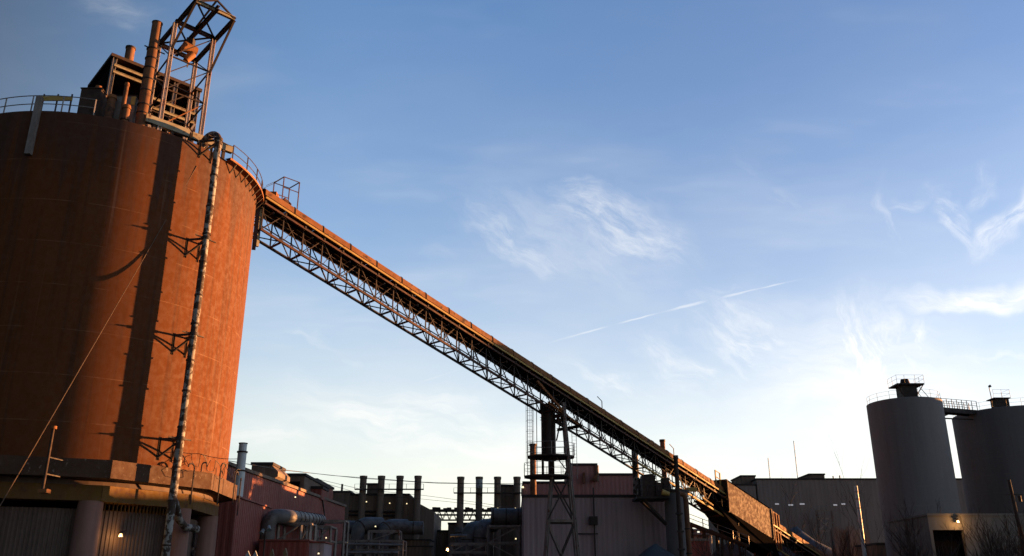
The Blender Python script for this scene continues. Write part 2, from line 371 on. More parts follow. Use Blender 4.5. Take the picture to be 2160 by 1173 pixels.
def member(name, p0, p1, w, m, parent=None, prof='box', h=None, up=V((0, 0, 1))):
    """one straight steel member; alike members share their mesh"""
    p0, p1 = V(p0), V(p1); d = p1-p0; Ln = d.length; d.normalize()
    if abs(d.dot(up)) > .99: up = V((.7071, .7071, 0)) if abs(d.z) > .5 else V((0, 0, 1))
    x = up.cross(d).normalized(); y = d.cross(x).normalized(); h = h or w
    o = bpy.data.objects.new(name, unit(prof, m)); col.objects.link(o)
    o.matrix_basis = Matrix(((x.x*w, y.x*h, d.x*Ln, p0.x), (x.y*w, y.y*h, d.y*Ln, p0.y), (x.z*w, y.z*h, d.z*Ln, p0.z), (0, 0, 0, 1)))
    if parent: attach(o, parent)
    return o
def arc(c, r, a0, a1, z, n=16): return [V((c[0]+r*math.sin(a0+(a1-a0)*i/n), c[1]+r*math.cos(a0+(a1-a0)*i/n), z)) for i in range(n+1)]
def corrugated(p0, p1, z0, z1, pitch=.3, depth=.05, out=None, z1b=None):
    """sheet with real ribs between plan points p0, p1; out = direction the ribs stand out"""
    b = MB(); p0, p1 = V((p0[0], p0[1], 0)), V((p1[0], p1[1], 0)); d = p1-p0; Ln = d.length; d.normalize()
    nrm = V((d.y, -d.x, 0)) if out is None else V((out[0], out[1], 0)).normalized()
    n = max(1, int(Ln/pitch)); vs = []; z1b = z1 if z1b is None else z1b
    for i in range(n):
        for f, o in ((0, 0), (.35, 0), (.5, 1), (.85, 1)):
            t = (i+f)*Ln/n; vs.append((p0+d*t+nrm*depth*o, t/Ln))
    vs.append((p1, 1))
    k = len(vs)
    b.add([(p.x, p.y, z0) for p, t in vs]+[(p.x, p.y, z1+(z1b-z1)*t) for p, t in vs], [(i, i+1, k+i+1, k+i) for i in range(k-1)])
    return b
def clad(parent, p0, p1, z0, z1, m, width=3.0, pitch=.3, depth=.05, out=None, name='cladding_panel', z1b=None):
    """a wall clad in corrugated panels, each panel its own part"""
    p0, p1 = V((p0[0], p0[1], 0)), V((p1[0], p1[1], 0)); n = max(1, round((p1-p0).length/width)); z1b = z1 if z1b is None else z1b
    g = (p1-p0)*(.012/(p1-p0).length)
    for i in range(n):
        a = p0+(p1-p0)*(i/n)+g; c = p0+(p1-p0)*((i+1)/n)-g
        corrugated(a, c, z0, z1+(z1b-z1)*i/n, pitch, depth, out, z1+(z1b-z1)*(i+1)/n).build(name, m, parent)
def railing(name, pts, h, parent, m='steel', step=1.6, r=.03, mids=1, closed=False):
    """posts, top rail and mid rails along a polyline, parts of parent"""
    pts = [V(p) for p in pts]
    for k in range(mids+1):
        z = h*(1-k/(mids+1)); MB().path([p+V((0, 0, z)) for p in pts], r, 5).build('hand_rail', m, parent)
    acc = 0; last = None
    for i in range(len(pts)):
        if last is None or acc >= step or i == len(pts)-1:
            member('rail_post', pts[i], pts[i]+V((0, 0, h)), r*2.1, m, parent); acc = 0; last = i
        if i+1 < len(pts): acc += (pts[i+1]-pts[i]).length
def lerp(a, b, t): return V(a)*(1-t)+V(b)*t
def dense(a, b, step=.8):
    n = max(1, int((V(b)-V(a)).length/step)); return [lerp(a, b, i/n) for i in range(n+1)]

# ------------------------------------------------------------------ ground
g = MB(); g.add([(-2500, -300, 0), (2500, -300, 0), (2500, 4000, 0), (-2500, 4000, 0)], [(0, 1, 2, 3)])
tag(g.build('ground', 'ground'), 'dark trampled dirt yard of the plant', kind='structure')

# ------------------------------------------------------------------ great silo
SC = V((60*math.sin(-.473), 60*math.cos(-.473), 0)); SR = 9.6; ST = 27.6; SB = 7.95
def around(deg, r, z, c=None):
    c = c or SC; a = R_(deg); return V((c.x+r*math.sin(a), c.y+r*math.cos(a), z))
silo = thing('storage_silo', 'huge round orange-brown silo raised on concrete columns beside the inclined conveyor', 'silo', (SC.x, SC.y, 0))
MB().lathe(SC, [(SR, SB-.02), (SR, ST), (SR-.25, ST+.001)], 160).build('shell', 'silo', silo, True)
MB().lathe(SC, [(SR-.25, ST), (SR-.3, ST-.25), (.9, ST+.55), (0.01, ST+.55)], 96).build('roof', 'roof', silo, True)
for i, (rr, z0, z1, nm, mm) in enumerate(((10.35, SB-.92, SB, 'ring_beam', 'ring'), (9.35, SB-2.0, SB-1.2, 'lower_ring_beam', 'ringlow'))):
    for k in range(10):
        a0, a1 = 140+36*k, 140+36*(k+1); q = .06
        if i: a0 -= 0; 
        p = [around(a0+q, rr, z0), around(a1-q, rr, z0), around(a1-q, rr-1.6, z0), around(a0+q, rr-1.6, z0)]
        MB().prism(p, (0, 0, z1-z0)).build(nm, mm, silo)
MB().lathe(SC, [(9.0, SB-1.21), (8.9, SB-.9)], 80).build('recess_band', 'basewall', silo)
for k in range(10):
    a = 142-36*k
    b = MB(); b.tube(around(a, 8.75, 0), around(a, 8.75, SB-1.99), .68, .62, 28); b.build('column', 'column', silo, True)
    a2 = a-36; p0, p1 = around(a, 8.1, 0), around(a2, 8.1, 0)
    for j in range(3):
        q0, q1 = around(a-36*j/3, 8.15, 0), around(a-36*(j+1)/3, 8.15, 0); mid = (q0+q1)/2-SC
        corrugated(q0, q1, 0, SB-2.35 if j != 9 else 0, .2, .06, (mid.x, mid.y)).build('wall_panel', 'basewall', silo)
# louvre strip above the wall
for k in range(19):
    a = 137-26*k/18
    member('louvre_slat', around(a, 8.6, SB-2.42), around(a, 8.6, SB-1.98), .16, 'ringlow', silo, h=.03)
# window of the base wall
for zz in (2.9, 4.0):
    a0, a1 = 84.5, 80.5
    MB().prism([around(a0, 8.32, zz), around(a1, 8.32, zz), around(a1, 8.32, zz+.95), around(a0, 8.32, zz+.95)], (around(82, .06, 0)-SC)).build('window', 'pane', silo)
# railing on the rim
def rim(a0, a1, r, z, n=24): return [around(a0+(a1-a0)*i/n, r, z) for i in range(n+1)]
railing('rim', rim(110, 60, SR+.32, ST+.02, 30), 1.1, silo, 'rustdark', 1.5, .028, 1)
railing('rim', rim(215, 162, SR-.2, ST+.02, 30), 1.1, silo, 'galv', 1.7, .03, 1)
MB().lathe(SC, [(SR+.02, ST-.12), (SR+.5, ST-.12), (SR+.5, ST+.02), (SR+.02, ST+.02)], 40, R_(60), R_(112)).build('rim_walkway', 'rust', silo)
for k in range(12):
    a = 62+4.2*k; member('walkway_bracket', around(a, SR-.05, ST-.75), around(a, SR+.46, ST-.13), .07, 'steel', silo)
# pale channel down the upper wall
pa = 179.5
MB().prism([around(pa-.9, SR+.01, ST-2.9), around(pa+.9, SR+.01, ST-2.9), around(pa+.9, SR+.3, ST-2.9), around(pa-.9, SR+.3, ST-2.9)], (0, 0, 3.7)).build('cable_channel', 'galv', silo)
# dark strake at the conveyor gate
MB().prism([around(73.5, SR+.02, ST-3.6), around(71.2, SR+.02, ST-3.6), around(71.2, SR+.28, ST-3.6), around(73.5, SR+.28, ST-3.6)], (0, 0, 4.2)).build('gate_guide', 'steel', silo)
member('gate_post', around(69.6, SR+.36, ST-3.2), around(69.6, SR+.36, ST+.5), .2, 'cream', silo)

# cable clutter along the ring beam
for k, (a, h0, h1, bend) in enumerate(((113.5, -1.9, .15, .25), (100, -1.7, .55, -.3), (87, -1.5, .35, -.35), (71.5, -1.9, .25, .3))):
    z = SB; base = around(a, 10.45, 0)
    if k == 3: base = around(70, 10.5, 0)
    t = V((math.cos(R_(a)), -math.sin(R_(a)), 0))
    pts = [base+V((0, 0, z+h0)), base+V((0, 0, z+h1-.1))]+[base+t*bend*(1-math.cos(u))+V((0, 0, z+h1-.1+.25*math.sin(u))) for u in (.5, 1.0, 1.6, 2.2, 2.8)]
    tag(MB().path(pts, .045, 6).build('gooseneck_conduit', 'steel'), ('bent dark conduit climbing the ring beam left of the tall peeling pipe', 'hooked conduit on the silo ring beam just right of the peeling pipe', 'hooked conduit in the middle of the ring beam face right of the peeling pipe', 'bent conduit at the right-hand corner of the silo ring beam')[k], 'conduit', 'conduits on the ring beam')

# ------------------------------------------------------------------ tall peeling pipe with brackets
PA, PO = 121.5, SR+1.1
pipe = thing('drop_pipe', 'tall peeling white and rust drop pipe standing off the orange silo', 'pipe', around(PA, PO, 0))
pc = around(PA, PO, 0)
rad = V((math.sin(R_(PA)), math.cos(R_(PA)), 0)); tng = V((rad.y, -rad.x, 0))
zs = [0]; 
while zs[-1] < 27.4: zs.append(zs[-1]+random.uniform(1.7, 2.6))
zs[-1] = 27.6
for i in range(len(zs)-1):
    r = .205+random.uniform(-.012, .02)
    pl_ = MB().tube(pc+V((0, 0, zs[i])), pc+V((0, 0, zs[i+1]-.01)), r, r+random.uniform(-.01, .01), 20).build('pipe_length', 'peel', pipe, True)
    if i: MB().tube(pc+V((0, 0, zs[i]-.05)), pc+V((0, 0, zs[i]+.05)), .245, None, 20).build('flange', 'rustdark', pl_, True)
el = [pc+V((0, 0, 27.6))]+[pc-rad*.75*(1-math.cos(u))+V((0, 0, 27.7+.75*math.sin(u))) for u in [math.pi*i/16 for i in range(1, 13)]]
el += [el[-1]+(el[-1]-el[-2]).normalized()*.6]
MB().path(el, .23, 16).build('top_elbow', 'peel', pipe, True)
ys = [b_ for b_ in (295, 503, 705, 925)]
for y in ys:
    a_, yy, zz = ray(432-(y-503)*.1325, y); z = EYE+zz/yy*pc.y
    w0 = around(PA+2.6, SR-.03, z); w1 = around(PA-2.6, SR-.03, z)
    tip = pc+V((0, 0, z))
    for w in (w0, w1):
        member('bracket_arm', w, tip, .11, 'steel', pipe, 'L'); member('bracket_post', w+V((0, 0, -1.15)), w+V((0, 0, .12)), .13, 'steel', pipe, 'H')
        member('bracket_strut', w+V((0, 0, -1.0)), tip+V((0, 0, -.1)), .1, 'steel', pipe, 'L')
    member('cross_stub', tip-tng*.75, tip+tng*.75, .09, 'steel', pipe, 'L')
    MB().tube(tip+V((0, 0, -.09)), tip+V((0, 0, .09)), .26, None, 20).build('pipe_clamp', 'steel', pipe, True)
# branch at the foot
MB().path([pc+V((0, 0, 6.3)), pc-tng*.5+V((0, 0, 5.9))-rad*.3, pc-tng*1.2+V((0, 0, 5.25))-rad*.8, pc-tng*1.9+V((0, 0, 4.9))-rad*1.1, pc-tng*2.9+V((0, 0, 4.85))-rad*1.3], .2, 12).build('branch_pipe', 'peel', pipe, True)

# guy cable
gA = around(PA+3, SR+.02, P(395, 335, 47).z); gB = V((-25.5, 40.8, 0))
tag(MB().path([lerp(gA, gB, t/24)+V((0, 0, -.12*math.sin(math.pi*t/24))) for t in range(25)], .022, 6).build('guy_cable', 'rope'), 'thin slack guy cable slanting down across the orange silo to the ground', 'cable')
# davit pole on the ring beam
dv = thing('davit_pole', 'slender rusty pole with flanged ends fixed to the shaded ring beam', 'pole', P(88, 1035, 42.6))
p0, p1 = P(90, 1032, 42.6), P(105, 905, 42.6)
d0 = V((p0.x, p0.y, 0)); p1 = V((p0.x, p0.y, p1.z))
MB().tube(p0, p1, .07, .065, 14).build('shaft', 'rustdark', dv, True)
MB().tube(p1, p1+V((0, 0, .14)), .15, None, 14).build('cap_flange', 'rust', dv, True)
MB().box((p0.x-.12, p0.y-.2, p0.z-.18), (p0.x+.3, p0.y+.2, p0.z)).build('foot_plate', 'rust', dv)
for zz in (6.9, 7.7): member('wall_tie', V((p0.x, p0.y, zz)), V((p0.x+.1, p0.y+1.2, zz)), .05, 'steel', dv)

# ------------------------------------------------------------------ equipment on the silo roof
UA = V((math.sin(R_(45)), math.cos(R_(45)), 0)); UB = V((math.sin(R_(139)), math.cos(R_(139)), 0))
# head house
K = V((-26.7, 50.0, 0)); K.x = -.535*50; HZ = 35.4
hh = thing('head_house', 'black open-fronted flat-roofed head house on the silo top behind the stack', 'head house', (K.x, K.y, ST))
kR = K+UA*5.9; kL = K-UB*4.7; kB = kR-UB*4.7
zb = ST+.3
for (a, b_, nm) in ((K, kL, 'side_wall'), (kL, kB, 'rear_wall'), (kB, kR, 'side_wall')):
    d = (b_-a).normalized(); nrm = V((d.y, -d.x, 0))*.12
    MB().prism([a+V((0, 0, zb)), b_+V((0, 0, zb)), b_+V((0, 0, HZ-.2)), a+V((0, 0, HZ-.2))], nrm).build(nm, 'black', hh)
MB().prism([p+V((0, 0, HZ-.2)) for p in (K+UB*.35-UA*.3, kR+UB*.35+UA*.2, kB+UA*.2-UB*.2, kL-UA*.3-UB*.2)], (0, 0, .22)).build('roof', 'rustdark', hh)
for t in (0.0, .38, .72, 1.0):
    p = lerp(K, kR, t)+UB*.1; member('post', p+V((0, 0, zb)), p+V((0, 0, HZ-.21)), .26, 'galv', hh, 'H')
for z_, t0, t1 in ((HZ-.75, 0, .38), (HZ-1.25, 0, .38), (HZ-2.1, .38, 1), (HZ-2.8, .38, 1)):
    member('girt', lerp(K, kR, t0)+UB*.25+V((0, 0, z_)), lerp(K, kR, t1)+UB*.25+V((0, 0, z_)), .12, 'cream', hh, 'H', h=.2)
member('brace', K+UB*.3+V((0, 0, HZ-3.6)), lerp(K, kR, .36)+UB*.3+V((0, 0, HZ-2.7)), .13, 'cream', hh)
member('brace', lerp(K, kR, .38)+UB*.3+V((0, 0, HZ-2.9)), lerp(K, kR, .72)+UB*.3+V((0, 0, zb+.3)), .13, 'galv', hh)
member('brace', kR+UB*.3+V((0, 0, HZ-2.9)), lerp(K, kR, .72)+UB*.3+V((0, 0, zb+.5)), .13, 'galv', hh)
# hoist frame
L1, L3, L4, L2 = V((-21.6, 46.9, 0)), V((-19.75, 48.75, 0)), V((-23.6, 49.4, 0)), V((-21.85, 51.4, 0))
E1, E3 = V((-19.6, 44.9, 0)), V((-17.75, 46.7, 0)); C0, C1 = V((-22.9, 50.6, 0)), V((-18.4, 45.5, 0)); FZ = 36.0
hf = thing('hoist_frame', 'tall pale steel hoist frame with black cantilever beams on the silo top', 'hoist frame', (-21, 49, ST))
def up(p, z): return V((p.x, p.y, z))
for p in (L1, L2, L3, L4): member('leg', up(p, ST+.1), up(p, FZ-.15), .24, 'paleleg', hf, 'H')
for a, b_ in ((L4, E1), (L2, E3), (C0, C1)): member('cantilever_beam', up(a, FZ), up(b_, FZ), .2, 'steel', hf, 'H', h=.3)
for a, b_, m_ in ((E1, E3, 'cream'), (L1, L3, 'redsteel'), (L4, L2, 'rust')): member('cross_beam', up(a, FZ), up(b_, FZ), .2, m_, hf, 'H', h=.26)
def X(a, b_, z0, z1, m_='steel', w=.1, both=True, nm='brace'):
    member(nm, up(a, z0), up(b_, z1), w, m_, hf, 'L')
    if both: member(nm, up(b_, z0), up(a, z1), w, m_, hf, 'L')
for a, b_ in ((L1, L3), (L3, L2), (L4, L2), (L1, L4)):
    for z0, z1 in ((28.4, 31.0), (31.0, 33.4), (33.4, 35.9)):
        member('strut', up(a, z1), up(b_, z1), .08, 'steel' if z1 > 33 else 'rustdark', hf); X(a, b_, z0, z1, 'rust' if z0 < 30 else 'steel', .06, both=False)
X(L1, E1, 33.9, FZ-.1, both=False, w=.12); X(L3, E3, 33.2, FZ-.1, both=False, w=.12)
apx = (E1+E3)/2+UB*.0; member('top_stay', up(E1, FZ), up(apx, FZ+.75), .1, 'steel', hf); member('top_stay', up(E3, FZ), up(apx, FZ+.75), .1, 'steel', hf)
member('top_stay', up(apx, FZ+.75), up((L1+L3)/2, FZ+.1), .1, 'steel', hf)
member('plan_brace', up(E1, FZ+.05), up(L3, FZ+.05), .09, 'steel', hf); member('plan_brace', up(L1, FZ+.05), up(L2, FZ+.05), .09, 'steel', hf); member('plan_brace', up(L4, FZ+.05), up(L3, FZ+.05), .09, 'steel', hf)
g0, g1 = L1-UA*.9, L3+UA*2.2
member('base_girder', up(g0, 28.55), up(lerp(g0, g1, .48), 28.55), .3, 'cream', hf, h=.5); member('base_girder', up(lerp(g0, g1, .52), 28.5), up(g1, 28.5), .3, 'cream', hf, h=.45)
member('base_girder', up(L4-UA*1, 28.5), up(L2+UA*1.5, 28.5), .3, 'rust', hf, h=.4)
for t in (.1, .3, .5, .7, .9): member('girder_foot', up(lerp(g0, g1, t), ST-.1), up(lerp(g0, g1, t), 28.32), .18, 'rustdark', hf)
hp = lerp(C0, C1, .38)
ho = thing('chain_hoist', 'rusty chain hoist block hanging from the middle cantilever beam', 'hoist', up(hp, 33.9))
MB().tube(up(hp, 35.1)-UA*.45, up(hp, 35.1)+UA*.45, .36, .3, 14).build('drum', 'rust', ho, True)
MB().box((hp.x-.22, hp.y-.22, 35.35), (hp.x+.22, hp.y+.22, 35.86)).build('trolley', 'steel', ho)
MB().tube(up(hp, 34.1)-UA*.15, up(hp, 34.8)+UA*.2, .2, .28, 10).build('load_block', 'rust', ho, True)
member('chain', up(hp, 33.7), up(hp, 34.8), .06, 'cream', ho)
# stacks
sp = V((-.485*46.5, 46.5, 0))
stk = thing('roof_stack', 'tall rusty stack strapped with bands beside the hoist frame on the silo', 'stack', up(sp, ST))
lp_ = MB().tube(up(sp, ST-.2), up(sp, 33.5), .36, .34, 24).build('lower_pipe', 'stackrust', stk, True); MB().tube(up(sp, 33.5), up(sp, 35.5), .3, .3, 24).build('upper_pipe', 'stackrust', stk, True)
for z in (28.9, 29.5, 30.5, 31.3, 32.1, 32.8, 33.5): MB().tube(up(sp, z), up(sp, z+.07), .39, None, 24).build('band', 'steel', lp_, True)
member('guy_ear', up(sp, 33.6)-UA*.55, up(sp, 33.6)+UA*.75, .06, 'steel', stk)
MB().tube(up(sp, 35.5), up(sp, 35.56), .33, None, 24).build('lip', 'steel', stk, True)
s2 = P(273, 118, 51.5); s2.z = HZ
st2 = thing('short_roof_stack', 'short rusty stub stack on the roof of the black head house', 'stack', s2)
tp = P(273, 101, 51.5).z; MB().tube(up(s2, HZ-.05), up(s2, tp), .3, None, 18).build('pipe', 'stackrust', st2, True); MB().tube(up(s2, tp-.1), up(s2, tp+.02), .34, None, 18).build('cap_ring', 'steel', st2, True)
# dust box, vents, cabinets along the rim
def roofbox(name, label, cat, px0, px1, py0, py1, Y, dep, m_, extra=None):
    a, b_ = P(px0, py0, Y), P(px1, py1, Y); t = thing(name, label, cat, ((a.x+b_.x)/2, Y, ST))
    MB().box((a.x, Y, min(b_.z, ST+.1)), (b_.x, Y+dep, a.z)).build('casing', m_, t)
    MB().box((a.x-.05, Y-.05, a.z), (b_.x+.05, Y+dep+.05, a.z+.06)).build('lid', 'rustdark', t)
    return t, a, b_
roofbox('dust_collector', 'dark dust collector box at the silo rim left of the stack', 'dust collector', 172, 206, 187, 226, 45.6, 1.4, 'rustdark')
t, a, b_ = roofbox('control_cabinet', 'grey control cabinet with pale end on the silo rim', 'cabinet', 246, 284, 203, 222, 46.2, .8, 'galv')
MB().box((b_.x-.25, 46.15, b_.z), (b_.x+.01, 46.2, a.z-.05)).build('door', 'yellow', t)
for k, (px, y0, y1, rr, lb) in enumerate(((208, 186, 232, .24, 'left of the head house post'), (237, 205, 236, .3, 'squat, under the head house post'), (268, 178, 240, .16, 'slim, between cabinet and tall stack'), (268, 226, 248, .26, 'low, in front of the control cabinet'))):
    a = P(px, y0, 45.9-.15*k); b_ = P(px, y1, 45.9-.15*k)
    v = thing('vent_pot', 'rusty round vent pot on the silo rim, '+lb, 'vent', V((a.x, a.y, ST)))
    MB().tube(V((a.x, a.y, ST-.25)), V((a.x, a.y, a.z-.12)), rr*.8, None, 14).build('neck', 'stackrust', v, True); MB().tube(V((a.x, a.y, a.z-.14)), V((a.x, a.y, a.z+.1)), rr, rr*.8, 14).build('cap', 'rust', v, True)
    MB().tube(V((a.x, a.y, ST+.3)), V((a.x, a.y, ST+.38)), rr*1.02, None, 14).build('flange', 'rustdark', v, True)
# kerb plates and pipes at the far left of the rim
a, b_ = P(88, 204, 45.6), P(152, 213, 45.6)
kp = thing('walkway_plate', 'sunlit orange toe plate on the left of the silo rim', 'plate', V(((a.x+b_.x)/2, 45.6, ST)))
MB().box((a.x, 45.55, b_.z), (b_.x, 45.62, a.z)).build('plate', 'yellow', kp)
for t in (0.05, .5, .95): member('plate_post', V((a.x+(b_.x-a.x)*t, 45.66, ST-.1)), V((a.x+(b_.x-a.x)*t, 45.66, a.z+.2)), .08, 'steel', kp)
a, b_ = P(-40, 222, 47), P(14, 190, 47)
tk = thing('dark_fan_housing', 'black rounded fan housing at the left end of the silo rim', 'fan housing', V(((a.x+b_.x)/2-.3, 47, ST)))
MB().tube(V((b_.x-1.0, 46.5, ST+.75)), V((b_.x-1.0, 47.6, ST+.75)), .95, None, 28).build('drum', 'steel', tk, True); MB().box((b_.x-1.6, 46.7, ST-.1), (b_.x-.4, 47.4, ST+.2)).build('base', 'steel', tk)
# ------------------------------------------------------------------ inclined belt conveyor
CU = V((.6797, .6797, -.2756)); CV = V((.7071, -.7071, 0)); CN = V((0, 0, 1)); CA = V((-17.9, 57.3, 28.62))
def Q(s, v=0, n=0): return CA+CU*s+CV*v+CN*n
conv = thing('belt_conveyor', 'long inclined covered belt conveyor on a steel truss rising to the orange silo', 'conveyor', Q(50, 0, -14))
S0, S1, PL = -.55, 101.0, 1.75; NP = int((S1-S0)/PL)
W = .8; ND, NB = -.95, -3.25   # deck and bottom chord levels below the ridge
HS0, HS1 = 59.4, 68.6          # the sheeted house
def upto(a, b_, step): 
    n = max(1, round((b_-a)/step)); return [(a+(b_-a)*i/n, a+(b_-a)*(i+1)/n) for i in range(n)]
# cover sheets
prof = [(W+.2, ND+.3), (W+.17, -.2), (W-.05, -.05), (0, .02), (-W+.05, -.05), (-W-.17, -.2), (-W-.2, ND+.3)]
def cover(s0, s1):
    b = MB(); lap = .0; o = [(v, n) for v, n in prof]; i_ = [(v*.96, n-.03) for v, n in prof]; k = len(o)
    vs = [Q(s, v, n) for s in (s0, s1) for v, n in o+i_]; t = 2*k; fs = []
    for j in range(k-1): fs += [(j, j+1, t+j+1, t+j), (k+j, t+k+j, t+k+j+1, k+j+1), (j, k+j, k+j+1, j+1), (t+j, t+j+1, t+k+j+1, t+k+j)]
    fs += [(0, t, t+k, k), (k-1, 2*k-1, t+2*k-1, t+k-1)]
    return b.add(vs, fs)
for s0, s1 in upto(S0, HS0, PL*1.5)+upto(HS1, S1, PL*1.5):
    cs_ = cover(s0+.02, s1-.02).build('cover_sheet', 'rust', conv)
    b = MB()
    for v, n in prof[1:-1]: pass
    pts = [Q(s1, v*1.015, n+.012) for v, n in prof]; MB().path(pts, .025, 4).build('cover_rib', 'rustdark', cs_)
def longi(name, v, n, w, m_, h=None, s0=S0, s1=S1, prof_='box', step=PL*4):
    for a, b_ in upto(s0, s1, step): member(name, Q(a+.01, v, n), Q(b_-.01, v, n), w, m_, conv, prof_, h=h)
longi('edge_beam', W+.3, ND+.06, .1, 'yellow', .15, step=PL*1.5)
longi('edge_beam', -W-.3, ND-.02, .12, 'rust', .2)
longi('kerb_angle', W+.22, ND-.36, .1, 'redsteel', .14)
longi('top_chord', W, ND-.25, .16, 'steel', .2); longi('top_chord', -W, ND-.25, .16, 'steel', .2)
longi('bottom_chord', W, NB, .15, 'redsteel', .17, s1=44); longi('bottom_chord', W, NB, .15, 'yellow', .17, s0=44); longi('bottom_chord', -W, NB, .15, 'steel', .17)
longi('service_pipe', W-.12, ND-1.0, .08, 'steel', prof_='tube'); longi('service_pipe', -W+.15, ND-1.15, .1, 'galv', prof_='tube'); longi('service_pipe', W-.2, ND-1.3, .06, 'steel', prof_='tube')
longi('bottom_cable_tray', W-.28, NB+.1, .12, 'steel', .06)
MB().prism([Q(S0, -W*.8, ND), Q(S0, W*.8, ND), Q(S0, W*.8, ND-.06), Q(S0, -W*.8, ND-.06)], CU*(S1-S0)).build('carrying_belt', 'belt', conv)
MB().prism([Q(S0, -W*.5, ND-.42), Q(S0, W*.5, ND-.42), Q(S0, W*.5, ND-.45), Q(S0, -W*.5, ND-.45)], CU*(S1-S0)).build('return_belt', 'belt', conv)
for i in range(NP+1):
    s = S0+PL*i+.05
    for v in (W, -W):
        member('vertical_strut', Q(s, v, ND-.2), Q(s, v, NB), .08, 'steel', conv, 'L')
        if i < NP:
            a, b_ = (ND-.25, NB) if i % 2 else (NB, ND-.25)
            member('diagonal_brace', Q(s, v, a), Q(s+PL, v, b_), .065, 'steel', conv, 'L')
            member('diagonal_brace', Q(s, v, ND-.9 if i % 2 == 0 else NB), Q(s+PL*.5, v, NB if i % 2 == 0 else ND-.9), .045, 'steel', conv, 'L')
    member('bottom_cross_strut', Q(s, -W, NB), Q(s, W, NB), .12, 'redsteel', conv, 'L')
    member('deck_cross_beam', Q(s, -W-.3, ND-.25), Q(s, W+.3, ND-.25), .12, 'steel', conv, h=.16)
    if i < NP:
        member('lateral_brace', Q(s, W if i % 2 else -W, NB), Q(s+PL, -W if i % 2 else W, NB), .07, 'steel', conv, 'L')
        if i % 2: continue
        member('return_idler', Q(s+PL*.5, -W, ND-.5), Q(s+PL*.5, W, ND-.5), .09, 'galv', conv, 'tube')
        member('idler_hanger', Q(s+PL*.5, W-.04, ND-.3), Q(s+PL*.5, W-.04, ND-.65), .07, 'steel', conv)
        member('idler_hanger', Q(s+PL*.5, -W+.04, ND-.3), Q(s+PL*.5, -W+.04, ND-.65), .07, 'steel', conv)
# the house
hb = conv
b = MB(); n1, n0 = .55, -2.75
pts = lambda s: [Q(s, 1.45, n0), Q(s, 1.45, n1), Q(s, -1.45, n1), Q(s, -1.45, n0)]
a4, b4 = pts(HS0), pts(HS1)
house = thing('conveyor_house', 'rusty ribbed sheet-metal housing straddling the lower conveyor', 'housing', Q(65, 0, n0))
def sheet(p, q, r_, s_, out, n, nm, m_):   # ribbed sheets between edges p-q (foot) and s_-r_ (top)
    for i in range(n):
        t0, t1 = i/n+.001, (i+1)/n-.001; b = MB(); k = 10; vs = []
        for j in range(k+1):
            t = t0+(t1-t0)*j/k; o = out*(.004 if j % 2 else 0); vs += [lerp(p, q, t)+o, lerp(s_, r_, t)+o]
        b.add(vs, [(2*j, 2*j+2, 2*j+3, 2*j+1) for j in range(k)]); b.build(nm, m_, house)
sheet(a4[0], b4[0], b4[1], a4[1], CV, 6, 'side_sheet', 'housing'); sheet(a4[3], b4[3], b4[2], a4[2], -CV, 6, 'side_sheet', 'housing')
sheet(a4[1]+CV*.1, b4[1]+CV*.1, b4[2]-CV*.1, a4[2]-CV*.1, CN, 6, 'roof_sheet', 'rustdark')
for s in (HS0, HS1):
    p = pts(s); e = CU*(.06 if s == HS1 else -.06)
    for x, y in ((0, 1), (1, 2), (2, 3), (3, 0)): member('end_frame', p[x]+e, p[y]+e, .2, 'housing', house)
    MB().prism([Q(s, 1.4, ND+.5), Q(s, 1.4, n1-.05), Q(s, -1.4, n1-.05), Q(s, -1.4, ND+.5)], e*.5).build('end_wall', 'rustdark', house)
MB().prism([Q(HS0, -1.4, n0), Q(HS0, 1.4, n0), Q(HS0, 1.4, n0-.06), Q(HS0, -1.4, n0-.06)], CU*(HS1-HS0)).build('floor_plate', 'black', house)
# access gantry at the top end
gt = thing('access_gantry', 'small skeletal access gantry on top of the conveyor next to the silo', 'gantry', Q(1.4, 0, 0))
for s in (1.0, 2.35):
    for v in (.7, -.7): member('upright', Q(s, v, ND+.3), Q(s, v, 1.55+s*.27), .06, 'redsteel', gt)
    member('head_bar', Q(s, -.7, 1.53+s*.27), Q(s, .7, 1.53+s*.27), .06, 'redsteel', gt)
for v in (.7, -.7):
    for n in (1.53, .7): member('side_bar', Q(1.0, v, n+.27), Q(2.35, v, n+.63), .05, 'redsteel', gt)
    member('stay', Q(1.0, v, 1.75), Q(-.4, v, .25), .03, 'wire', gt)
MB().box(Q(.6, 0, -.1)-V((.35, .35, 0)), Q(.6, 0, -.1)+V((.35, .35, .55))).build('motor', 'rust', gt)
MB().tube(Q(1.3, .3, .25), Q(1.9, .3, .1), .24, None, 12).build('gearbox', 'redsteel', gt, True)
for k, s in enumerate((38.5, 50.5, 58.2)):
    t = thing('pull_post', ('thin warning post on the shaded conveyor cover right of the drum tower', 'thin warning post on the sunlit conveyor cover before the round pier', 'pale ladder hoop on the conveyor just above the rusty house')[k], 'post', Q(s, 0, 0))
    if k < 2:
        member('upright', Q(s, .6, -.4), Q(s, .6, .75), .06, 'steel', t); member('arm', Q(s, .6, .72), Q(s-.7, .6, .9), .05, 'steel', t)
    else:
        for e in (0, .9): member('upright', Q(s+e, .75, -.6), Q(s+e, .75, 1.3), .12, 'yellow', t)
        for n in (1.25, .6): member('hoop_bar', Q(s, .75, n), Q(s+.9, .75, n), .07, 'yellow', t)

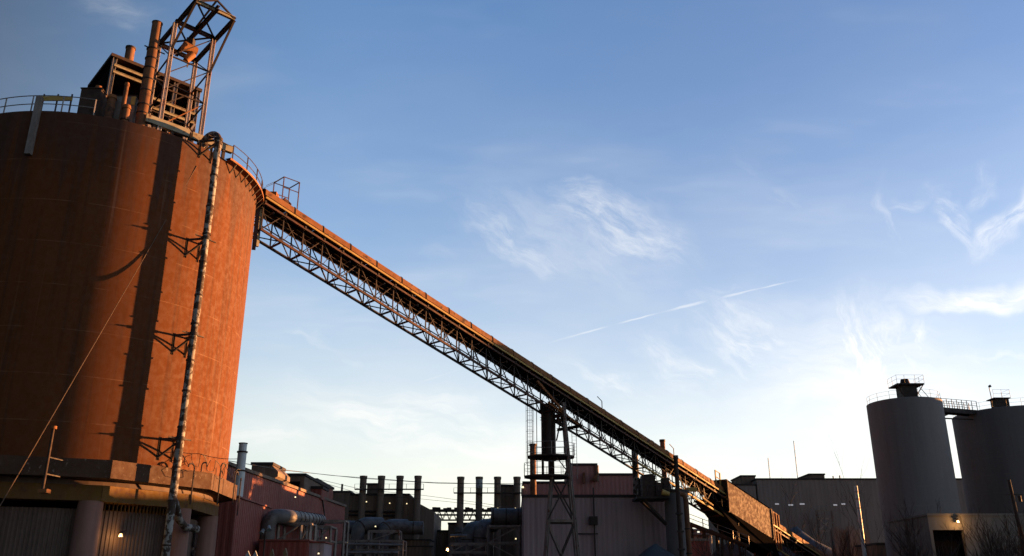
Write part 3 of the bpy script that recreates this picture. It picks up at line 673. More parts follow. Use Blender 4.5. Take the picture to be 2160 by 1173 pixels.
# ------------------------------------------------------------------ drum tower under the conveyor
TY = 79.0
tw = thing('drum_tower', 'steel tower with a dark hanging drum and round platforms carrying the conveyor', 'tower', (4, TY, 0))
DX = 3.37
MB().tube((DX, TY, 12.5), (DX, TY, 17.6), .6, .6, 24).build('drum', 'steel', tw, True)
for k, dx in enumerate((-.62, .3)): member('drum_guide', (DX+dx, TY-.55, 11.0), (DX+dx, TY-.55, 17.9), .16, 'rustdark', tw, 'H')
MB().tube((DX+.15, TY, 11.0), (DX+.15, TY, 12.5), .26, None, 16).build('stem', 'steel', tw, True)
for zz, x0, x1 in ((12.75, 1.3, 5.7), (11.0, 1.0, 5.4)):
    cx = (x0+x1)/2; rx = (x1-x0)/2
    oct_ = [V((cx+rx*math.cos(2*math.pi*(i+.5)/10), TY+.1+rx*.85*math.sin(2*math.pi*(i+.5)/10), zz)) for i in range(10)]
    pf_ = MB().prism(oct_, (0, 0, .14)).build('platform', 'rustdark', tw)
    ring = oct_+[oct_[0]]
    if zz > 12: railing('rail', [p+V((0, 0, .14)) for p in ring], 1.1, pf_, 'galv', 1.0, .022)
    else: railing('rail', [p+V((0, 0, .14)) for p in ring], 1.1, pf_, 'galv', 1.0, .018)
for i, (xt, xb, zt, dy) in enumerate(((4.66, 6.0, 17.6, -.9), (4.66, 6.0, 17.6, 1.3), (3.55, 2.5, 11.0, -.9), (3.55, 2.5, 11.0, 1.3))):
    member('leg', (xb, TY+dy*1.5, 0), (xt, TY+dy, zt), .22, 'galv', tw, 'H')
for dy in (-.95, 1.35):
    member('tie_beam', (3.1, TY+dy*1.2, 7.2), (5.55, TY+dy*1.2, 7.2), .2, 'galv' if dy < 0 else 'steel', tw, 'H')
    member('cross_brace', (3.5, TY+dy, 11.0), (5.5, TY+dy*1.2, 7.3), .12, 'steel', tw); member('cross_brace', (3.1, TY+dy*1.2, 7.3), (5.1, TY+dy, 11.0), .12, 'steel', tw)
    member('cross_brace', (3.1, TY+dy*1.2, 7.1), (5.95, TY+dy*1.5, .6), .12, 'galv' if dy < 0 else 'steel', tw); member('cross_brace', (2.55, TY+dy*1.5, .6), (5.5, TY+dy*1.2, 7.1), .12, 'steel', tw)
member('cross_brace', (3.9, TY-.6, 17.3), (5.0, TY-.9, 14.2), .1, 'steel', tw); member('cross_brace', (4.7, TY-.9, 17.3), (4.0, TY-.6, 14.2), .1, 'steel', tw)
member('cross_brace', (4.0, TY-.6, 12.7), (5.1, TY-.9, 11.2), .09, 'galv', tw)
cq = lambda x: (x-CA.x)/CU.x
for dy, x in ((-.9, 4.66), (1.3, 4.66)):
    s = cq(x+ (dy)*.5); member('saddle_beam', Q(s, -1.5, NB-.25), Q(s, 1.5, NB-.25), .25, 'rustdark', tw, 'H')
s = cq(3.6); member('saddle_beam', Q(s, -1.3, NB-.25), Q(s, 1.5, NB-.25), .28, 'rustdark', tw, 'H')
for v in (-.6, .8): member('saddle_prop', Q(s, v, NB-.3), V((Q(s, v, 0).x, Q(s, v, 0).y, 17.3)) if Q(s, v, NB).z > 17.5 else Q(s, v, NB-.9), .2, 'rustdark', tw)
member('knee_brace', Q(cq(1.6), W+.1, ND-.6), Q(cq(4.4), W+.5, NB-.2), .18, 'rust', tw); member('knee_brace', Q(cq(2.4), W+.35, NB+.2), Q(cq(5.6), W+.35, NB-.1), .2, 'rust', tw, 'H')
# caged ladder
ld = thing('caged_ladder', 'thin caged ladder hanging left of the drum tower up to the conveyor', 'ladder', (1.7, TY, 11))
lx, ly = 1.62, TY-.2
for dx in (-.22, .22): member('stile', (lx+dx, ly, 11.1), (lx+dx, ly, 18.3), .045, 'galv', ld)
for k in range(22): member('rung', (lx-.22, ly, 11.4+.32*k), (lx+.22, ly, 11.4+.32*k), .025, 'galv', ld, 'tube')
for k in range(7):
    z = 12.2+.95*k; MB().path([V((lx+.36*math.cos(t), ly-.36*math.sin(t)*1.2, z)) for t in [math.pi*i/10 for i in range(11)]], .018, 4).build('cage_hoop', 'galv', ld)
for t in (.3, math.pi/2, 2.84): member('cage_strap', (lx+.36*math.cos(t), ly-.43*math.sin(t), 12.2), (lx+.36*math.cos(t), ly-.43*math.sin(t), 17.9), .025, 'galv', ld)
tag(member('hanger_rod', (2.25, TY, 11.1), (2.25, TY, 18.2), .07, 'steel', None, 'tube'), 'thin vertical rod between the caged ladder and the drum', 'rod')
ld2 = thing('caged_ladder', 'faint caged ladder on the right flank of the drum tower', 'ladder', (5.7, TY+1.6, 11)); lx, ly = 5.75, TY+1.6
for dx in (-.2, .2): member('stile', (lx+dx, ly, 11.1), (lx+dx, ly, 16.4), .035, 'galv', ld2)
for k in range(16): member('rung', (lx-.2, ly, 11.4+.32*k), (lx+.2, ly, 11.4+.32*k), .02, 'galv', ld2, 'tube')

# ------------------------------------------------------------------ generic buildings
def hall(name, label, x0, x1, y0, y1, z1, m_, cat='building', z0=0, ribs=True, side='both', pitch=.45, width=4.0, roofm='roof', cap=.25, group=None):
    """box hall: corrugated front and sides, flat roof with coping"""
    t = thing(name, label, cat, ((x0+x1)/2, (y0+y1)/2, z0), group)
    MB().box((x0+.03, y0+.03, z0), (x1-.03, y1, z1-.02)).build('wall_core', m_, t)
    if ribs:
        clad(t, (x0, y0), (x1, y0), z0, z1-.05, m_, width, pitch, .015 if y0 > 120 else .022, (0, -1))
        if side in ('both', 'right'): clad(t, (x1, y0), (x1, y1), z0, z1-.05, m_, width, pitch, .03, (1, 0))
        if side in ('both', 'left'): clad(t, (x0, y1), (x0, y0), z0, z1-.05, m_, width, pitch, .06, (-1, 0))
    MB().box((x0-.12, y0-.12, z1), (x1+.12, y1+.12, z1+cap)).build('roof_coping', roofm, t)
    return t
def at2(px0, px1, pytop, Y): a, b_ = P(px0, pytop, Y), P(px1, pytop, Y); return a.x, b_.x, a.z
def lamp(px, py, Y, label, warm=False, r=.12, arm=.5, power=0):
    p = P(px, py, Y); t = thing('wall_lamp', label, 'lamp', p, 'lit lamps around the plant')
    MB().tube(p-V((0, 0, r*.9)), p+V((0, 0, r*.5)), r, r*.55, 12).build('bulb', 'bulbw' if warm else 'bulb', t, True)
    MB().tube(p+V((0, 0, r*.51)), p+V((0, 0, r*1.6)), r*1.15, r*.5, 12).build('cap', 'steel', t, True)
    member('bracket', p+V((0, 0, r*1.4)), p+V((0, arm, r*1.9)), .05, 'steel', t)
    if power:
        ld_ = bpy.data.lights.new('lamp_light', 'POINT'); ld_.energy = power; ld_.color = (1, .5, .16) if warm else (1, .8, .55); ld_.shadow_soft_size = .1
        lo_ = bpy.data.objects.new('lamp_light', ld_); col.objects.link(lo_); lo_.location = p+V((0, -.3, -.15)); attach(lo_, t)
    return t

# middle maroon block behind the tower
x0, x1, z = at2(1104, 1401, 1049, 90)
hall('ribbed_hall', 'broad faded maroon ribbed metal hall behind the drum tower legs', x0, x1, 90, 103, z, 'maroon2', pitch=.5)
t = bpy.data.objects[-1] if False else None
x0, x1, z = at2(1104, 1202, 1020, 103.2); hall('upper_hall', 'maroon upper storey left of the roof penthouse, behind the drum tower', x0, x1, 103.2, 118, z, 'maroon3')
xa, xb, z2 = at2(1202.5, 1258, 982, 103.2); pent = hall('roof_penthouse', 'tall maroon penthouse with rounded corner above the ribbed hall', xa, xb, 103.2, 115, z2, 'maroon3')
member('corner_roll', (xb, 103.1, z2-1.8), (xb, 103.1, z2), .5, 'darkwall', pent, 'tube')
xc, xd, z3 = at2(1258.5, 1336, 1003, 103.2); hall('upper_hall', 'maroon upper storey between the penthouse and the pale pier', xc, xd, 103.2, 118, z3, 'maroon3')
for k, (px, py, lb) in enumerate(((1232, 1006, 'tiny sunlit orange vent cap on the maroon penthouse front'), (1252, 1008, 'tilted sunlit orange flap beside the maroon penthouse'))):
    p = P(px, py, 102.6); b = MB()
    if k: b.prism([p+V((-.4, 0, -.3)), p+V((.6, 0, .7)), p+V((.6, 0, .45)), p+V((.2, 0, -.35))], (0, .45, 0))
    else: b.box(p+V((-.12, 0, -.7)), p+V((.12, .45, .5)))
    tag(b.build('roof_flap', 'stackrust'), lb, 'vent')
# slender stack with a sunlit edge behind the ladder
p = P(1124, 937, 95); s_ = thing('rust_stack', 'thin rusty stack with a glowing edge behind the caged ladder', 'stack', V((p.x, 95, P(1124, 1048, 95).z)))
MB().tube(V((p.x, 95, 9)), p, .34, .34, 18).build('pipe', 'stackrust', s_, True); MB().tube(p-V((0, 0, .2)), p+V((0, 0, .03)), .41, None, 18).build('collar', 'rustdark', s_, True)
for px in (1118, 1133): 
    q = P(px, 1015, 100)
# facade pipe and ladder on the ribbed hall
f = thing('facade_downpipe', 'dark downpipe with a bracketed box on the ribbed maroon hall', 'downpipe', P(1252, 1170, 89.6))
q0, q1 = P(1252, 1120, 89.7), P(1252, 1050, 89.7); q0.x = q1.x; member('pipe', (q1.x, 89.7, 0), (q1.x, 89.7, q1.z+1.0), .14, 'steel', f, 'tube'); p = P(1252, 1098, 89.7); MB().box(p+V((-.4, -.2, -.4)), p+V((.4, .2, .4))).build('box', 'steel', f)
p = P(1240, 1126, 89.7); member('shelf_bracket', p-V((1.2, 0, 0)), p+V((1.0, 0, 0)), .12, 'steel', f)
lamp(1103, 1027, 102.8, 'tiny lamp at the left corner of the maroon upper storey', r=.14)

# pale pier, black chimneys, round pier, poles
p = P(1339, 960, 93.5); q = P(1339, 1052, 93.5)
t = thing('pale_pier', 'pale weathered standpipe rising from the hall roof behind the conveyor', 'standpipe', V((q.x, 93.5, q.z)))
MB().tube(V((p.x, 93.5, 10)), V((p.x, 93.5, p.z+.6)), .36, .34, 20).build('shaft', 'peel', t, True); MB().tube(V((p.x, 93.5, 10.5)), V((p.x, 93.5, 10.9)), .5, None, 20).build('base_ring', 'white', t, True)
for px, top, Y, w, m_, lb in ((1397, 928, 110, .34, 'stackrust', 'slim dark chimney with a sunlit edge rising behind the conveyor cover'), (1350, 1010, 92.5, .26, 'steel', 'short black chimney beside the pale standpipe')):
    p = P(px, top, Y); t = thing('slim_chimney', lb, 'chimney', V((p.x, Y, 0))); MB().tube(V((p.x, Y, 0)), p, w, w*.95, 16).build('shaft', m_, t, True); MB().tube(p-V((0, 0, .25)), p+V((0, 0, .03)), w*1.12, None, 16).build('rim', 'steel', t, True)
YT = 87.6; p = P(1425, 1040, YT)
t = thing('round_pier', 'fat dark round pier under the conveyor between hall and housing', 'pier', V((p.x, YT, 0)))
MB().tube(V((p.x, YT, 0)), V((p.x, YT, p.z)), 1.2, 1.15, 36).build('shaft', 'silo3', t, True); MB().tube(V((p.x, YT, p.z)), V((p.x, YT, p.z+.25)), 1.35, None, 36).build('cap', 'steel', t, True)
px_, pz_ = p.x, p.z
for v in (-.7, .7):
    for e in (-1.0, 1.0):
        s = cq(px_)+e; q = Q(s, v, NB); member('prop', V((px_+(.5 if e > 0 else -.5), YT+(-.5 if v > 0 else .5), pz_+.2)), q, .2, 'steel', t, 'H')
for px, top, Y, w, lb, m_ in ((1425, 962, 84, .2, 'tall dark pole standing in front of the round pier', 'rustdark'),):
    p = P(px, top, Y); t = thing('tall_pole', lb, 'pole', V((p.x, Y, 0))); MB().tube(V((p.x, Y, 0)), p, w*1.15, w, 14).build('shaft', m_, t, True); MB().tube(p-V((0, 0, .3)), p+V((0, 0, .05)), w*1.25, None, 14).build('top_cap', 'steel', t, True)
    for k in range(3): MB().box((p.x-.3, Y-.26, 8.2-k*1.6), (p.x+.3, Y+.26, 8.35-k*1.6)).build('clamp', 'steel', t)
p = P(1446, 1042, 85); t = thing('rust_standpipe', 'sunlit rusty standpipe with an elbow beside the round pier', 'standpipe', V((p.x, 85, 0)))
MB().path([V((p.x, 85, 0)), V((p.x, 85, p.z-.6)), V((p.x-.06, 85, p.z-.25)), V((p.x-.25, 85, p.z-.03)), V((p.x-.6, 85, p.z+.02))], .25, 16).build('pipe', 'stackrust', t, True)
for k in range(3): MB().tube(V((p.x, 85, 2.5+2.2*k)), V((p.x, 85, 2.62+2.2*k)), .31, None, 16).build('flange', 'rustdark', t, True)
# machinery deck beside the pier
dk = thing('machinery_deck', 'cluttered dark machinery deck bracketed off the round pier', 'platform', P(1375, 1048, 86.5))
a, b_ = P(1343, 1047, 86), P(1412, 1047, 86)
MB().box((a.x, 86, a.z-.2), (b_.x, 89.5, a.z)).build('deck', 'steel', dk)
member('deck_strut', (a.x+.8, 87, a.z-.2), (px_-1.0, 87.4, a.z-2.6), .2, 'steel', dk); member('deck_strut', (a.x+.8, 89, a.z-.2), (px_-1.0, 88, a.z-2.6), .2, 'steel', dk)
railing('deck', dense((a.x, 86.05, a.z), (b_.x, 86.05, a.z), .5), 1.0, dk, 'steel', 1.0, .03)
for px, y0, y1, w, dep in ((1368, 1002, 1046, 1.3, 1.4), (1390, 1018, 1046, .9, 1.2), (1404, 1008, 1046, .7, 1.0)):
    p = P(px, y0, 87.2); MB().box((p.x-w/2, 87.2, a.z), (p.x+w/2, 87.2+dep, p.z)).build('machine_casing', 'rustdark', dk)
p = P(1404, 1038, 85.8); MB().tube(p+V((-.35, 0, 0)), p+V((.35, 0, -.2)), .3, .2, 12).build('chute_mouth', 'yellow', dk, True)
p, q = P(1449, 1028, 88.6), P(1471, 1036, 88.6)
wb = thing('warning_box', 'bright yellow sheet box lit by the sun under the conveyor', 'box', (p+q)/2)
MB().box((p.x, 88.6, q.z), (q.x, 89.3, p.z)).build('casing', 'yellow', wb); member('hanger', (p.x+.2, 88.9, p.z), Q(cq(p.x+.2), W, NB), .1, 'steel', wb); member('hanger', (q.x-.2, 88.9, p.z), Q(cq(q.x-.2), W, NB), .1, 'steel', wb)
# chute rails under the conveyor
t = thing('chute_rail', 'short sunlit yellow rail slanting below the conveyor before the rusty house', 'rail', P(1490, 1058, 94)); member('rail', P(1481, 1049, 94), P(1504, 1066, 95), .14, 'yellow', t); member('hanger', P(1482, 1048, 94.1), P(1476, 1022, 94.1), .12, 'rust', t)
# trestles under the lower conveyor
def trestle(s, label, spread=1.5):
    t = thing('conveyor_trestle', label, 'trestle', V((Q(s).x, Q(s).y, 0)), 'trestles of the lower conveyor')
    top = NB-.02
    for v in (-1, 1): member('leg', V((Q(s, v*spread).x, Q(s, v*spread).y, 0)), Q(s, v*.9, top), .22, 'steel', t, 'H')
    member('cap_beam', Q(s, -1.2, top-.12), Q(s, 1.2, top-.12), .2, 'steel', t, 'H')
    h = Q(s, 0, top).z
    if h > 2.5:
        member('brace', V((Q(s, -spread).x, Q(s, -spread).y, .4)), Q(s, .95, top-.5), .1, 'steel', t); member('brace', V((Q(s, spread).x, Q(s, spread).y, .4)), Q(s, -.95, top-.5), .1, 'steel', t)
for k, s in enumerate((61.5, 68.5, 75.5, 82.5)):
    trestle(s, ('black braced trestle under the upper end of the rusty housing', 'black braced trestle under the lower end of the rusty housing', 'low black trestle just past the rusty housing', 'lowest black trestle of the conveyor near the ground')[k])
for k, s in enumerate((18.2,)):
    pass
# solid black block painting the deep shade under the house
MB().prism([Q(56.5, 1.2, -2.4), Q(HS0, 1.45, -2.8), Q(HS1, 1.45, -2.8), Q(HS1+2, 1.0, -4.2), Q(HS0+2.5, 1.1, -4.3)], CV*-2.4).build('underside_shade', 'black', house)
# rails and ladder posts at the low end
t = thing('tail_frame', 'sunlit rusty posts at the lower end of the conveyor housing', 'frame', Q(70.4, .9, -1))
for s, v in ((69.9, 1.0), (70.5, 1.0), (71.1, 1.0)): member('post', Q(s, v, NB), Q(s, v, .75), .16, 'rust', t)
member('rail', Q(69.8, 1.0, .7), Q(71.2, 1.0, .7), .1, 'rust', t)
# second small conveyor crossing behind
cv2 = thing('cross_conveyor', 'small dark cross conveyor running below the rusty housing', 'conveyor', P(1500, 1120, 100))
c0_, c1_ = P(1452, 1103, 100), P(1580, 1152, 96)
member('frame_rail', c0_, c1_, .25, 'rustdark', cv2); member('frame_rail', c0_+V((0, 1.1, 0)), c1_+V((0, 1.1, 0)), .25, 'rustdark', cv2)
MB().prism([c0_+V((0, 0, .1)), c1_+V((0, 0, .1)), c1_+V((0, 1.1, .1)), c0_+V((0, 1.1, .1))], (0, 0, .08)).build('belt', 'belt', cv2)
for k in range(5):
    p = lerp(c0_, c1_, .06+.22*k); member('leg', V((p.x, p.y+.1, 0)), p+V((0, .1, 0)), .14, 'steel', cv2); member('leg', V((p.x, p.y+1.0, 0)), p+V((0, 1.0, 0)), .14, 'steel', cv2)
railing('cv', [lerp(c0_, c1_, k/8)+V((0, -.1, .1)) for k in range(9)], .9, cv2, 'galv', 1.3, .03)
x0, x1, z = at2(1452, 1496, 1141, 97.5); hall('pump_shed', 'small maroon shed with pale roof edge under the rusty housing', x0, x1, 97.5, 101, z, 'maroon', roofm='conc')
# tank rack glimpsed under the conveyor
tr = thing('pipe_rack', 'pale jumble of pipes and tanks seen below the conveyor housing', 'pipe rack', P(1475, 1120, 118))
for k in range(6):
    p = P(1458+k*7.5, 1116+(k % 3)*4, 118); MB().tube(V((p.x, 118, 0)), V((p.x, 118, p.z)), .32, None, 10).build('standpipe', 'galv' if k % 2 else 'duct', tr, True)
for y in (1118, 1127): a, b_ = P(1452, y, 117.5), P(1505, y, 117.5); member('pipe_run', a, b_, .3, 'galv', tr, 'tube')

# ------------------------------------------------------------------ long grey building and right silos
x0, x1, z = at2(1596, 2100, 1012, 150)
lb = hall('long_mill_hall', 'long dull grey-brown mill hall closing the yard behind the bare shrubs', x0, x1, 150, 190, z, 'greywall', pitch=.7, width=6)
xa, xb, z2 = at2(1547, 1596, 1024, 150.1); hall('mill_annex', 'lower grey annex at the end of the mill hall behind the conveyor house', xa, xb-.2, 150.1, 170, z2, 'greywall', pitch=.7, width=6)
xa, xb, z2 = at2(1563, 1593, 1005.5, 153); hall('roof_block', 'square grey block above the annex of the mill hall', xa, xb, 153, 160, z2, 'darkwall', pitch=.7, width=6)
xa, xb, z2 = at2(1707, 1739, 1002, 152); hall('roof_ventilator', 'dark flat-topped ventilator box on the long mill hall roof', xa, xb, 152, 158, z2, 'darkwall', z0=z+.2, pitch=.7, width=6)
for k, px in enumerate((1640, 1668, 1692, 1763, 1780)):
    a = P(px-5, 1062+(k % 2)*2, 149.85); b_ = P(px+(5 if k in (1, 2) else 3), 1064.5+(k % 2)*2, 149.85)
    MB().box((a.x, 149.8, b_.z), (b_.x, 149.93, a.z)).build('strip_window', 'strip', lb)
for k, (px, top) in enumerate(((1620, 966), (1674, 930), (1604, 1010), (1757, 1004), (1771, 1003))):
    p = P(px, top, 155); tag(member('mast', V((p.x, 155, z)), p, .12 if k < 2 else .2, 'galv' if k < 2 else 'steel', None, 'tube'),
        ('whip antenna mast on the mill hall roof near the annex', 'tallest faint antenna mast on the mill hall roof', 'stub vent pipe on the mill hall roof beside the whip antenna', 'stub vent pipe right of the flat roof ventilator', 'second stub vent pipe right of the flat roof ventilator')[k], 'mast', 'masts on the mill hall')
hall('added_shade_shed', 'low brown shed added to cast shade, tucked behind the foot of the slender grey silo', 45.5, 60, 113, 120, 6.8, 'darkwall', pitch=.5, width=4)  # added shed, mostly hidden; keeps low sun off the conveyor underside
# steel frame and white ladder pole in front
fr = thing('steel_frame', 'pale open steel frame standing against the long mill hall', 'frame', P(1739, 1130, 148)); 
c = [P(1722, 1077, 148), P(1754, 1077, 148)]
for p in c: member('post', V((p.x, 148, 0)), V((p.x, 148, p.z)), .28, 'galv', fr, 'H')
for y in (1077, 1094, 1120): zz = P(1739, y, 148).z; member('beam', V((c[0].x, 148, zz)), V((c[1].x, 148, zz)), .26, 'galv', fr, 'H')
z0_, z1_ = P(1739, 1120, 148).z, P(1739, 1094, 148).z; member('brace', V((c[0].x, 148, z0_)), V((c[1].x, 148, z1_)), .16, 'galv', fr); member('brace', V((c[1].x, 148, z0_)), V((c[0].x, 148, z1_)), .16, 'galv', fr)
p0, p1 = P(1814, 1100, 112), P(1805, 1025, 112)
lp = thing('white_pole', 'white ladder pole with short crossarms beside the grey silo', 'pole', V((p1.x, 112, 0)))
MB().tube(V((p1.x, 112, 0)), V((p1.x, 112, p1.z)), .26, .2, 12).build('shaft', 'bright', lp, True)
for k, y in enumerate((1038, 1053, 1072)): zz = P(1807, y, 112).z; member('crossarm', V((p1.x-.9+.4*(k % 2), 111.8, zz)), V((p1.x+1.1-.3*(k % 2), 111.8, zz)), .09, 'galv', lp)

def round_silo(name, label, c, r, top, m_='silo2', knob=1.0, knob_dx=0):
    t = thing(name, label, 'silo', (c.x, c.y, 0))
    MB().lathe(c, [(r, 0), (r, top), (r-.2, top+.05)], 96).build('shell', m_, t, True)
    MB().lathe(c, [(r-.2, top+.04), (r*.2, top+.35), (.01, top+.36)], 64).build('roof', 'roof', t, True)
    railing('rim', [around(100+180*i/40-10, r-.15, top, c) for i in range(45)], .9, t, 'steel', 1.4, .013)
    return t
AZ1, D1 = .4278, 109.0
C1_ = V((D1*math.sin(AZ1), D1*math.cos(AZ1), 0)); R1 = .0371*D1; T1 = EYE+.1838*D1
g1 = round_silo('grey_silo', 'slender dark grey silo with a capped head on its roof, beside the long mill hall', C1_, R1, T1)
hx, hy = C1_.x+.0, C1_.y-1.2
MB().box((hx-.85, hy-.8, T1+.1), (hx+.85, hy+.8, T1+1.75)).build('head_box', 'steel', g1)
hd_ = MB().box((hx-1.5, hy-1.2, T1+1.75), (hx+1.6, hy+1.2, T1+1.9)).build('head_deck', 'steel', g1)
MB().tube((hx-.05, hy, T1+1.9), (hx-.05, hy, T1+2.6), .6, .42, 18).build('head_drum', 'steel', g1, True)
railing('hd', [V((hx-1.5, hy-1.2, T1+1.9)), V((hx-.6, hy-1.2, T1+1.9)), V((hx+.6, hy-1.2, T1+1.9)), V((hx+1.6, hy-1.2, T1+1.9)), V((hx+1.6, hy, T1+1.9)), V((hx+1.6, hy+1.2, T1+1.9))], .95, hd_, 'steel', .9, .013)
railing('hd', [V((hx-1.5, hy-1.2, T1+1.9)), V((hx-1.5, hy, T1+1.9)), V((hx-1.5, hy+1.2, T1+1.9))], .95, hd_, 'steel', .9, .013)
for e in (-1, 1): member('deck_strut', (hx+e*.8, hy-.8, T1+.7), (hx+e*1.5, hy-1.1, T1+1.75), .1, 'steel', g1)
member('head_stay', (hx+1.5, hy, T1+1.8), (hx+2.7, hy, T1+.1), .05, 'steel', g1); member('head_stay', (hx+.9, hy, T1+1.6), (hx+1.9, hy, T1+.1), .05, 'steel', g1)
D2 = 122.0; pk = P(2128, 858, 100); az2 = math.atan2(pk.x, pk.y)
C2_ = V((D2*math.sin(az2), D2*math.cos(az2), 0)); R2 = 6.5; e2_ = P(2128, 857, 100); T2 = EYE+(e2_.z-EYE)/math.hypot(e2_.x, e2_.y)*(D2-R2)
g2 = round_silo('grey_silo', 'broad dark grey silo joined by a bridge to its slender neighbour', C2_, R2, T2, 'silo3')
q = P(2109, 850, C2_.y-2)
MB().box((q.x-.75, q.y-.7, T2+.1), (q.x+.75, q.y+.7, T2+1.5)).build('head_box', 'steel', g2); hd2_ = MB().box((q.x-1.1, q.y-.9, T2+1.5), (q.x+.9, q.y+.9, T2+1.62)).build('head_deck', 'steel', g2)
railing('hd', [V((q.x-1.1, q.y-.9, T2+1.62)), V((q.x-.1, q.y-.9, T2+1.62)), V((q.x+.9, q.y-.9, T2+1.62)), V((q.x+.9, q.y+.9, T2+1.62))], .95, hd2_, 'steel', .8, .013)
member('lamp_mast', (q.x-.85, q.y, T2+.1), (q.x-.95, q.y, T2+3.1), .07, 'steel', g2); MB().tube((q.x-1.0, q.y, T2+3.1), (q.x-.75, q.y-.1, T2+3.22), .12, .16, 8).build('mast_lamp', 'steel', g2, True)
# bridge between the silos
br = thing('silo_bridge', 'dark railed footbridge between the tops of the two grey silos', 'footbridge', (C1_+C2_)/2+V((0, 0, T1-1)))
dirb = (C2_-C1_).normalized(); bA = C1_+dirb*(R1-.3)+V((0, 0, T1-.15)); bB = C2_-dirb*(R2-.4)+V((0, 0, T2+.05)); nb = V((-dirb.y, dirb.x, 0))*.55
if nb.y > 0: nb = -nb
for e in (1, -1): member('girder', bA+nb*e-V((0, 0, .25)), bB+nb*e-V((0, 0, .25)), .15, 'steel', br, h=.55); railing('br', [lerp(bA, bB, t/9)+nb*e for t in range(10)], 1.1, br, 'steel', .8, .03)
MB().prism([bA-nb*.9, bA+nb*.9, bB+nb*.9, bB-nb*.9], (0, 0, .06)).build('deck', 'steel', br)
member('knee_brace', bA+V((0, 0, -1.6)), lerp(bA, bB, .45)+V((0, 0, -.5)), .15, 'steel', br); member('lower_tie', bA+V((0, 0, -1.2)), bB+V((0, 0, -1.0)), .14, 'steel', br)
# concrete loading building
CYB = 84.0; x0, _, z = at2(1956, 2100, 1088, CYB); x1 = 66
cb = thing('loading_shed', 'pale stained concrete loading shed with a dark doorway in front of the grey silos', 'building', ((x0+x1)/2, CYB, 0))
dl, dr, dz = P(1967, 1118, CYB).x, P(2031, 1118, CYB).x, P(2000, 1118, CYB).z
MB().box((x0, CYB, 0), (dl, CYB+.4, z)).build('wall_pier', 'conc', cb); MB().box((dl, CYB+.002, dz), (dr, CYB+.4, z)).build('lintel', 'conc', cb)
xs = [dr+(x1-dr)*i/6 for i in range(7)]
for i in range(6): MB().box((xs[i]+.015, CYB-.05, 0), (xs[i+1]-.015, CYB+.4, z)).build('wall_slab', 'conc', cb)
MB().box((x0+.02, CYB+.42, 0), (x0+.4, CYB+9, z-.01)).build('side_wall', 'conc', cb); MB().box((x1-.4, CYB+.42, 0), (x1-.02, CYB+9, z-.01)).build('side_wall', 'conc', cb)
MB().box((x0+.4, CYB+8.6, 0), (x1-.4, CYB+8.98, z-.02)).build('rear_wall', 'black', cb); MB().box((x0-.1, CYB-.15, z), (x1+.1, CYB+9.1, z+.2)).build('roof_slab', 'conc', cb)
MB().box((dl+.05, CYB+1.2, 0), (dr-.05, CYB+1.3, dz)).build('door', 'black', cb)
lamp(2020, 1099, CYB-.5, 'round warm lamp above the doorway of the concrete loading shed', True, .14, .5, 22)
p = P(2128, 1012, 78); ut = thing('utility_pole', 'leaning dark timber utility pole in front of the concrete loading shed', 'utility pole', V((p.x+.4, 78, 0)))
MB().tube(V((p.x+.35, 78, 0)), p, .2, .13, 12).build('shaft', 'bark', ut, True); q = lerp(p, V((p.x+.35, 78, 0)), .12); member('crossarm', q+V((-.5, 0, 0)), q+V((.9, 0, 0)), .1, 'bark', ut); MB().tube(q+V((.6, 0, -.1)), q+V((.6, 0, -.6)), .14, None, 10).build('transformer', 'steel', ut, True)

# ------------------------------------------------------------------ left maroon mill buildings
def wallrun(t, A, B, z0, z1, m_, out, width=4.0, pitch=.45, thick=6.0):
    clad(t, A, B, z0, z1, m_, width, pitch, .06, out)
Y1, Y2 = 66.0, 101.8
lm = thing('maroon_mill', 'long maroon ribbed mill building receding beside the orange silo', 'building', (-24, 95, 0))
A_, B_ = P(481, 981, Y1), P(728, 1070, Y2); zt = (A_.z+B_.z)/2
MB().prism([V((A_.x-.05, Y1, 0)), V((B_.x-.05, Y2, 0)), V((B_.x-26, Y2, 0)), V((A_.x-24, Y1, 0))], (0, 0, zt-.02)).build('wall_core', 'maroon', lm)
clad(lm, (A_.x, Y1), (B_.x, Y2), 0, zt-.05, 'maroon', 4.0, .45, .025, (1, -.06)); clad(lm, (A_.x-24, Y1), (A_.x, Y1), 0, zt-.05, 'maroon', 4, .45, .06, (0, -1))
MB().prism([V((A_.x+.14, Y1-.14, zt)), V((B_.x+.14, Y2, zt)), V((B_.x-26, Y2, zt)), V((A_.x-24, Y1-.14, zt))], (0, 0, .25)).build('roof_coping', 'darkwall', lm)
# projecting lower block
a = P(500, 1049, 64.5); lo_ = hall('low_mill_block', 'plain maroon low block jutting from the mill beside the silo columns', a.x-6, a.x, 64.5, 74, a.z, 'maroon', roofm='maroon', cap=.12)
# darker panel laid on the wall in place of the recessed front face
a, b_ = P(515, 1009, 69.5), P(557, 1058, 69.5)
MB().box((A_.x+.10, 70.5, a.z-3.4), (A_.x+.24, 76.5, a.z)).build('darker_panel', 'darkwall', lm)
# white chimney
p = P(513, 936, 66.2); wc = thing('white_chimney', 'white metal chimney with a sunlit top beside the orange silo', 'chimney', V((p.x, 66.2, 0)))
zz = [7.0, 10.0, 11.4, p.z]
for i in range(3): MB().tube(V((p.x, 66.2, zz[i])), V((p.x, 66.2, zz[i+1]-.02)), .36-.03*i, None, 20).build('flue_length', 'bright', wc, True)
for z in zz[1:3]: MB().tube(V((p.x, 66.2, z-.06)), V((p.x, 66.2, z+.05)), .4, None, 20).build('band', 'rustdark', wc, True)
MB().tube(V((p.x, 66.2, p.z)), V((p.x, 66.2, p.z+.05)), .34, None, 20).build('rim', 'rustdark', wc, True)
